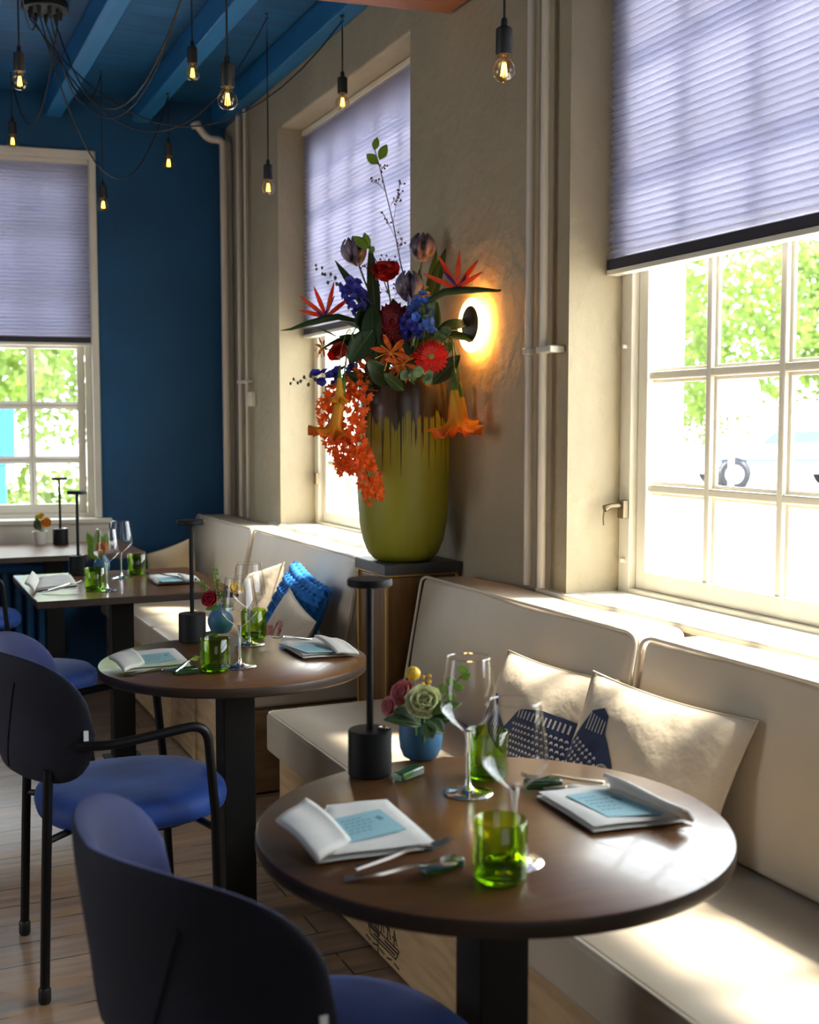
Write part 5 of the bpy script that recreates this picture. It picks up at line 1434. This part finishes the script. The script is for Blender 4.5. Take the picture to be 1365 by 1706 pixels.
# middle table
ruffle((0.924, 3.524, 0.865), FWD * .8 + UP * .35 - RT * .2, .029, 'petal_crimson', 'crimson ranunculus in the blue bulb vase', 'ranunculus', 'ranunculus', full, True, GRP, dest=V((.02, .01, -.03)), wave=.05)
ruffle((0.987, 3.476, 0.896), FWD * .5 + UP * .6 + RT * .3, .026, 'petal_yellow', 'yellow daisy bloom behind the middle wine glasses', 'daisy', 'daisy', ((12, 1, .2), (10, .8, .5)), True, GRP, dest=V((-.03, .01, -.05)), wave=.05)
sprig((0.956, 3.540, 0.836), (0.945, 3.555, 0.961), 14, .0048, 'leaf_bright', 'upright yellow green bud sprig in the blue bulb vase', 'bud', ball=True)
sprig((0.953, 3.541, 0.836), (0.897, 3.573, 0.922), 12, .0048, 'leaf_bright', 'left leaning yellow green bud sprig in the blue bulb vase', 'bud', ball=True)
for a, b_, lab in (((0.948, 3.511, 0.841), (0.904, 3.508, 0.838), 'small green leaf left of the blue bulb vase neck'), ((0.955, 3.508, 0.845), (0.980, 3.474, 0.837), 'small green leaf right of the blue bulb vase neck')):
    t = broad_leaf(a, b_, .022, 'leaf_mid', lab, -.3, UP + FWD); t['group'] = GRP
# square table
ruffle((0.879, 5.174, 0.870), FWD + UP * .3, .030, 'petal_amber', 'orange ranunculus in the light blue vase', 'ranunculus', 'ranunculus', full, True, GRP, dest=V((0, .01, -.05)), wave=.05)
for k, (x, y, w_) in enumerate(((150, 908, .06), (145, 892, .05), (160, 884, .05), (172, 890, .045), (182, 905, .04))):
    pass
for a, b_, w_, lab in (((0.869, 5.196, 0.819), (0.830, 5.198, 0.891), .06, 'broad green leaf left of the orange ranunculus'), ((0.877, 5.226, 0.826), (0.824, 5.237, 0.933), .045, 'tall green leaf at upper left of the light blue vase'), ((0.880, 5.225, 0.826), (0.869, 5.240, 0.947), .045, 'upright green leaf in the light blue vase'), ((0.885, 5.224, 0.834), (0.907, 5.222, 0.931), .04, 'green leaf right of the orange ranunculus')):
    t = broad_leaf(a, b_, w_, 'leaf_bright', lab, -.2, FWD); t['group'] = GRP
# table by the window
ruffle((0.833, 6.681, 0.866), FWD + UP * .4 + RT * .3, .034, 'petal_amber', 'orange bloom right side of the small white pot', 'orange_bloom', 'flower', ((6, 1, .3), (6, .8, .8), (5, .5, 1.2)), True, GRP, dest=V((-.02, 0, -.08)))
ruffle((0.807, 6.696, 0.899), FWD + UP * .8, .026, 'petal_yellow', 'yellow bloom on top of the small white pot', 'yellow_bloom', 'flower', ((6, 1, .3), (6, .8, .8)), True, GRP, dest=V((0, 0, -.10)))
t = broad_leaf((0.805, 6.691, 0.826), (0.770, 6.678, 0.881), .04, 'leaf_dark', 'dark leaf left of the blooms in the white pot', -.3, FWD); t['group'] = GRP
t = broad_leaf((0.805, 6.691, 0.826), (0.783, 6.707, 0.912), .03, 'leaf_mid', 'green leaf rising from the white pot', -.1, FWD); t['group'] = GRP

# ================================================================ OUTSIDE
struct(MB().box(2.2, 70, -30, 90, -.35, -.05).obj('ground', 'paving', smooth=False))
struct(MB().box(-40, 2.2, 8.0, 90, -.35, -.05).obj('ground', 'paving', smooth=False))
leaf_rng = random.Random(3)
def leafy(name, label, cat, c, rx, ry, rz_, n_, size, mat, trunk=0, group=None):
    t = thing(name, label, cat, (c[0], c[1], -.05), 0, group)
    mb = MB(); vs = []; fs = []
    for k in range(n_):
        while True:
            p = V((leaf_rng.uniform(-1, 1), leaf_rng.uniform(-1, 1), leaf_rng.uniform(-1, 1)))
            if p.length < 1: break
        if p.length < .55: p = p.normalized() * leaf_rng.uniform(.6, 1)
        p *= 1 + .18 * sin(p.x * 7 + c[0]) * sin(p.z * 6) 
        q = V((p.x * rx, p.y * ry, p.z * rz_ + c[2] + .05))
        a = V((leaf_rng.uniform(-1, 1), leaf_rng.uniform(-1, 1), leaf_rng.uniform(-1, 1))).normalized() * size * leaf_rng.uniform(.6, 1.3)
        b_ = a.cross(V((leaf_rng.uniform(-1, 1), leaf_rng.uniform(-1, 1), leaf_rng.uniform(-1, 1)))).normalized() * a.length * .6
        o = len(vs); vs += [q - a, q + b_, q + a, q - b_]; fs.append((o, o + 1, o + 2, o + 3))
    mb.add(vs, fs).obj('foliage', mat, t, smooth=False)
    if trunk:
        MB().tube([(0, 0, 0), (.05, 0, c[2] * .5), (0, .05, c[2])], [trunk, trunk * .8, trunk * .5], 10).obj('trunk', 'bark', t)
    return t
# seen through the near window
leafy('tree', 'bushy green tree behind the parked car, left panes of the near window', 'tree', (21.5, 29.0, 4.6), 4.8, 4.4, 4.2, 11000, .12, 'tree_leaf', .22, 'trees across the road')
leafy('tree', 'bushy green tree behind the parked car, right panes of the near window', 'tree', (31, 30.5, 5.4), 4.0, 4.0, 3.4, 11000, .14, 'tree_leaf', .25, 'trees across the road')
leafy('tree', 'far green tree seen between the two nearer ones', 'tree', (36, 50, 6), 5, 5, 4.5, 4200, .26, 'tree_leaf', .3, 'trees across the road')
# pale building edge in the left column of panes
struct(MB().box(7.15, 7.6, 9.9, 13.0, -.05, 6).obj('wall_outside', 'far_wall', smooth=False))
# parked white car
car = thing('parked_car', 'white car parked outside the near window', 'car', (19.7, 21.8, -.05), radians(-24.4))
def carprof():
    return [(-2.15, .35), (-2.2, .6), (-2.12, .78), (-1.55, .90), (-1.05, .97), (-.45, 1.38), (.9, 1.42), (1.7, 1.05), (2.15, .95), (2.25, .6), (2.2, .35)]
mb = MB(); pr = carprof(); W_ = .85; vs = []
for (x, z), k in zip(pr, range(len(pr))):
    wz = W_ if z < 1.0 else W_ - (z - 1.0) * .55
    vs += [(x, -wz, z), (x, wz, z)]
n_ = len(pr)
fs = [(2 * i, 2 * i + 2, 2 * i + 3, 2 * i + 1) for i in range(n_ - 1)] + [(0, 1, 2 * n_ - 1, 2 * n_ - 2)] + [tuple(2 * i for i in range(n_))[::-1], tuple(2 * i + 1 for i in range(n_))]
mb.add(vs, fs).obj('car_body', 'car_white', car, bevel=.05, bseg=3, angle=30)
for sy in (-1, 1):
    MB().hexa([(-.85, sy * .845, .99), (1.35, sy * .845, 1.0), (1.35, sy * .83, 1.0), (-.85, sy * .83, .99)], [(-.40, sy * .72, 1.33), (.85, sy * .70, 1.35), (.85, sy * .60, 1.35), (-.40, sy * .60, 1.33)]).obj('side_window', 'car_glass', car)
    for x in (-1.4, 1.4):
        wv = MB().lathe([(0, -.11), (.26, -.11), (.33, -.09), (.335, 0), (.33, .09), (.26, .11), (0, .11)], (x, sy * .80, .335), 28, (0, 1, 0)).obj('wheel', 'tyre', car)
        MB().lathe([(0, 0), (.20, 0), (.21, .01), (0, .03)], (x, sy * .912, .335), 20, (0, sy, 0)).obj('hub_cap', 'car_white', wv)
        MB().lathe([(.345, 0), (.40, 0), (.40, .02), (.345, .02)], (x, sy * .845, .345), 28, (0, sy, 0)).obj('wheel_arch', 'tyre', car)
    MB().hexa([(-2.0, sy * .853, .62), (2.1, sy * .853, .62), (2.1, sy * .84, .62), (-2.0, sy * .84, .62)], [(-2.0, sy * .853, .70), (2.1, sy * .853, .70), (2.1, sy * .84, .70), (-2.0, sy * .84, .70)]).obj('side_trim', 'car_glass', car)
wp = thing('round_white_sign', 'large round white sign board outside the near window', 'sign', (9.12, 10.95, -.05), 0)
MB().lathe([(0, -.03), (.30, -.03), (.30, .03), (0, .03)], (0, 0, 1.86), 40, (.62, .78, 0)).obj('sign_board', 'post_white', wp)
MB().tube([(0.03, 0.04, 0), (0.03, .04, 1.6)], .03, 12).obj('sign_post', 'post_white', wp)
# seen through the back window
leafy('hedge', 'clipped green hedge outside the blue wall window', 'hedge', (.6, 11.2, .35), 3.2, .7, .78, 5200, .055, 'hedge_leaf')
leafy('tree', 'leafy tree outside the blue wall window, left panes', 'tree', (.6, 20.0, 3.2), 2.6, 2.6, 2.3, 7000, .11, 'tree_leaf', .2, 'trees beyond the hedge')
leafy('tree', 'leafy tree outside the blue wall window, right panes', 'tree', (4.2, 24.0, 3.6), 2.8, 2.8, 2.6, 7000, .11, 'tree_leaf', .2, 'trees beyond the hedge')
bpst = thing('blue_post', 'blue sign post at the left edge of the blue wall window', 'post', (0.857, 9.632, 0.035))
bpst.location.z = -.05
MB().box(-.05, .05, -.03, .03, 0, 1.35).obj('post_shaft', 'post_blue', bpst, bevel=.006)
MB().box(-.14, .12, -.035, .035, 1.15, 1.62).obj('sign_panel', 'post_blue', bpst, bevel=.006)
# through the far window: thin dark branches of the street side
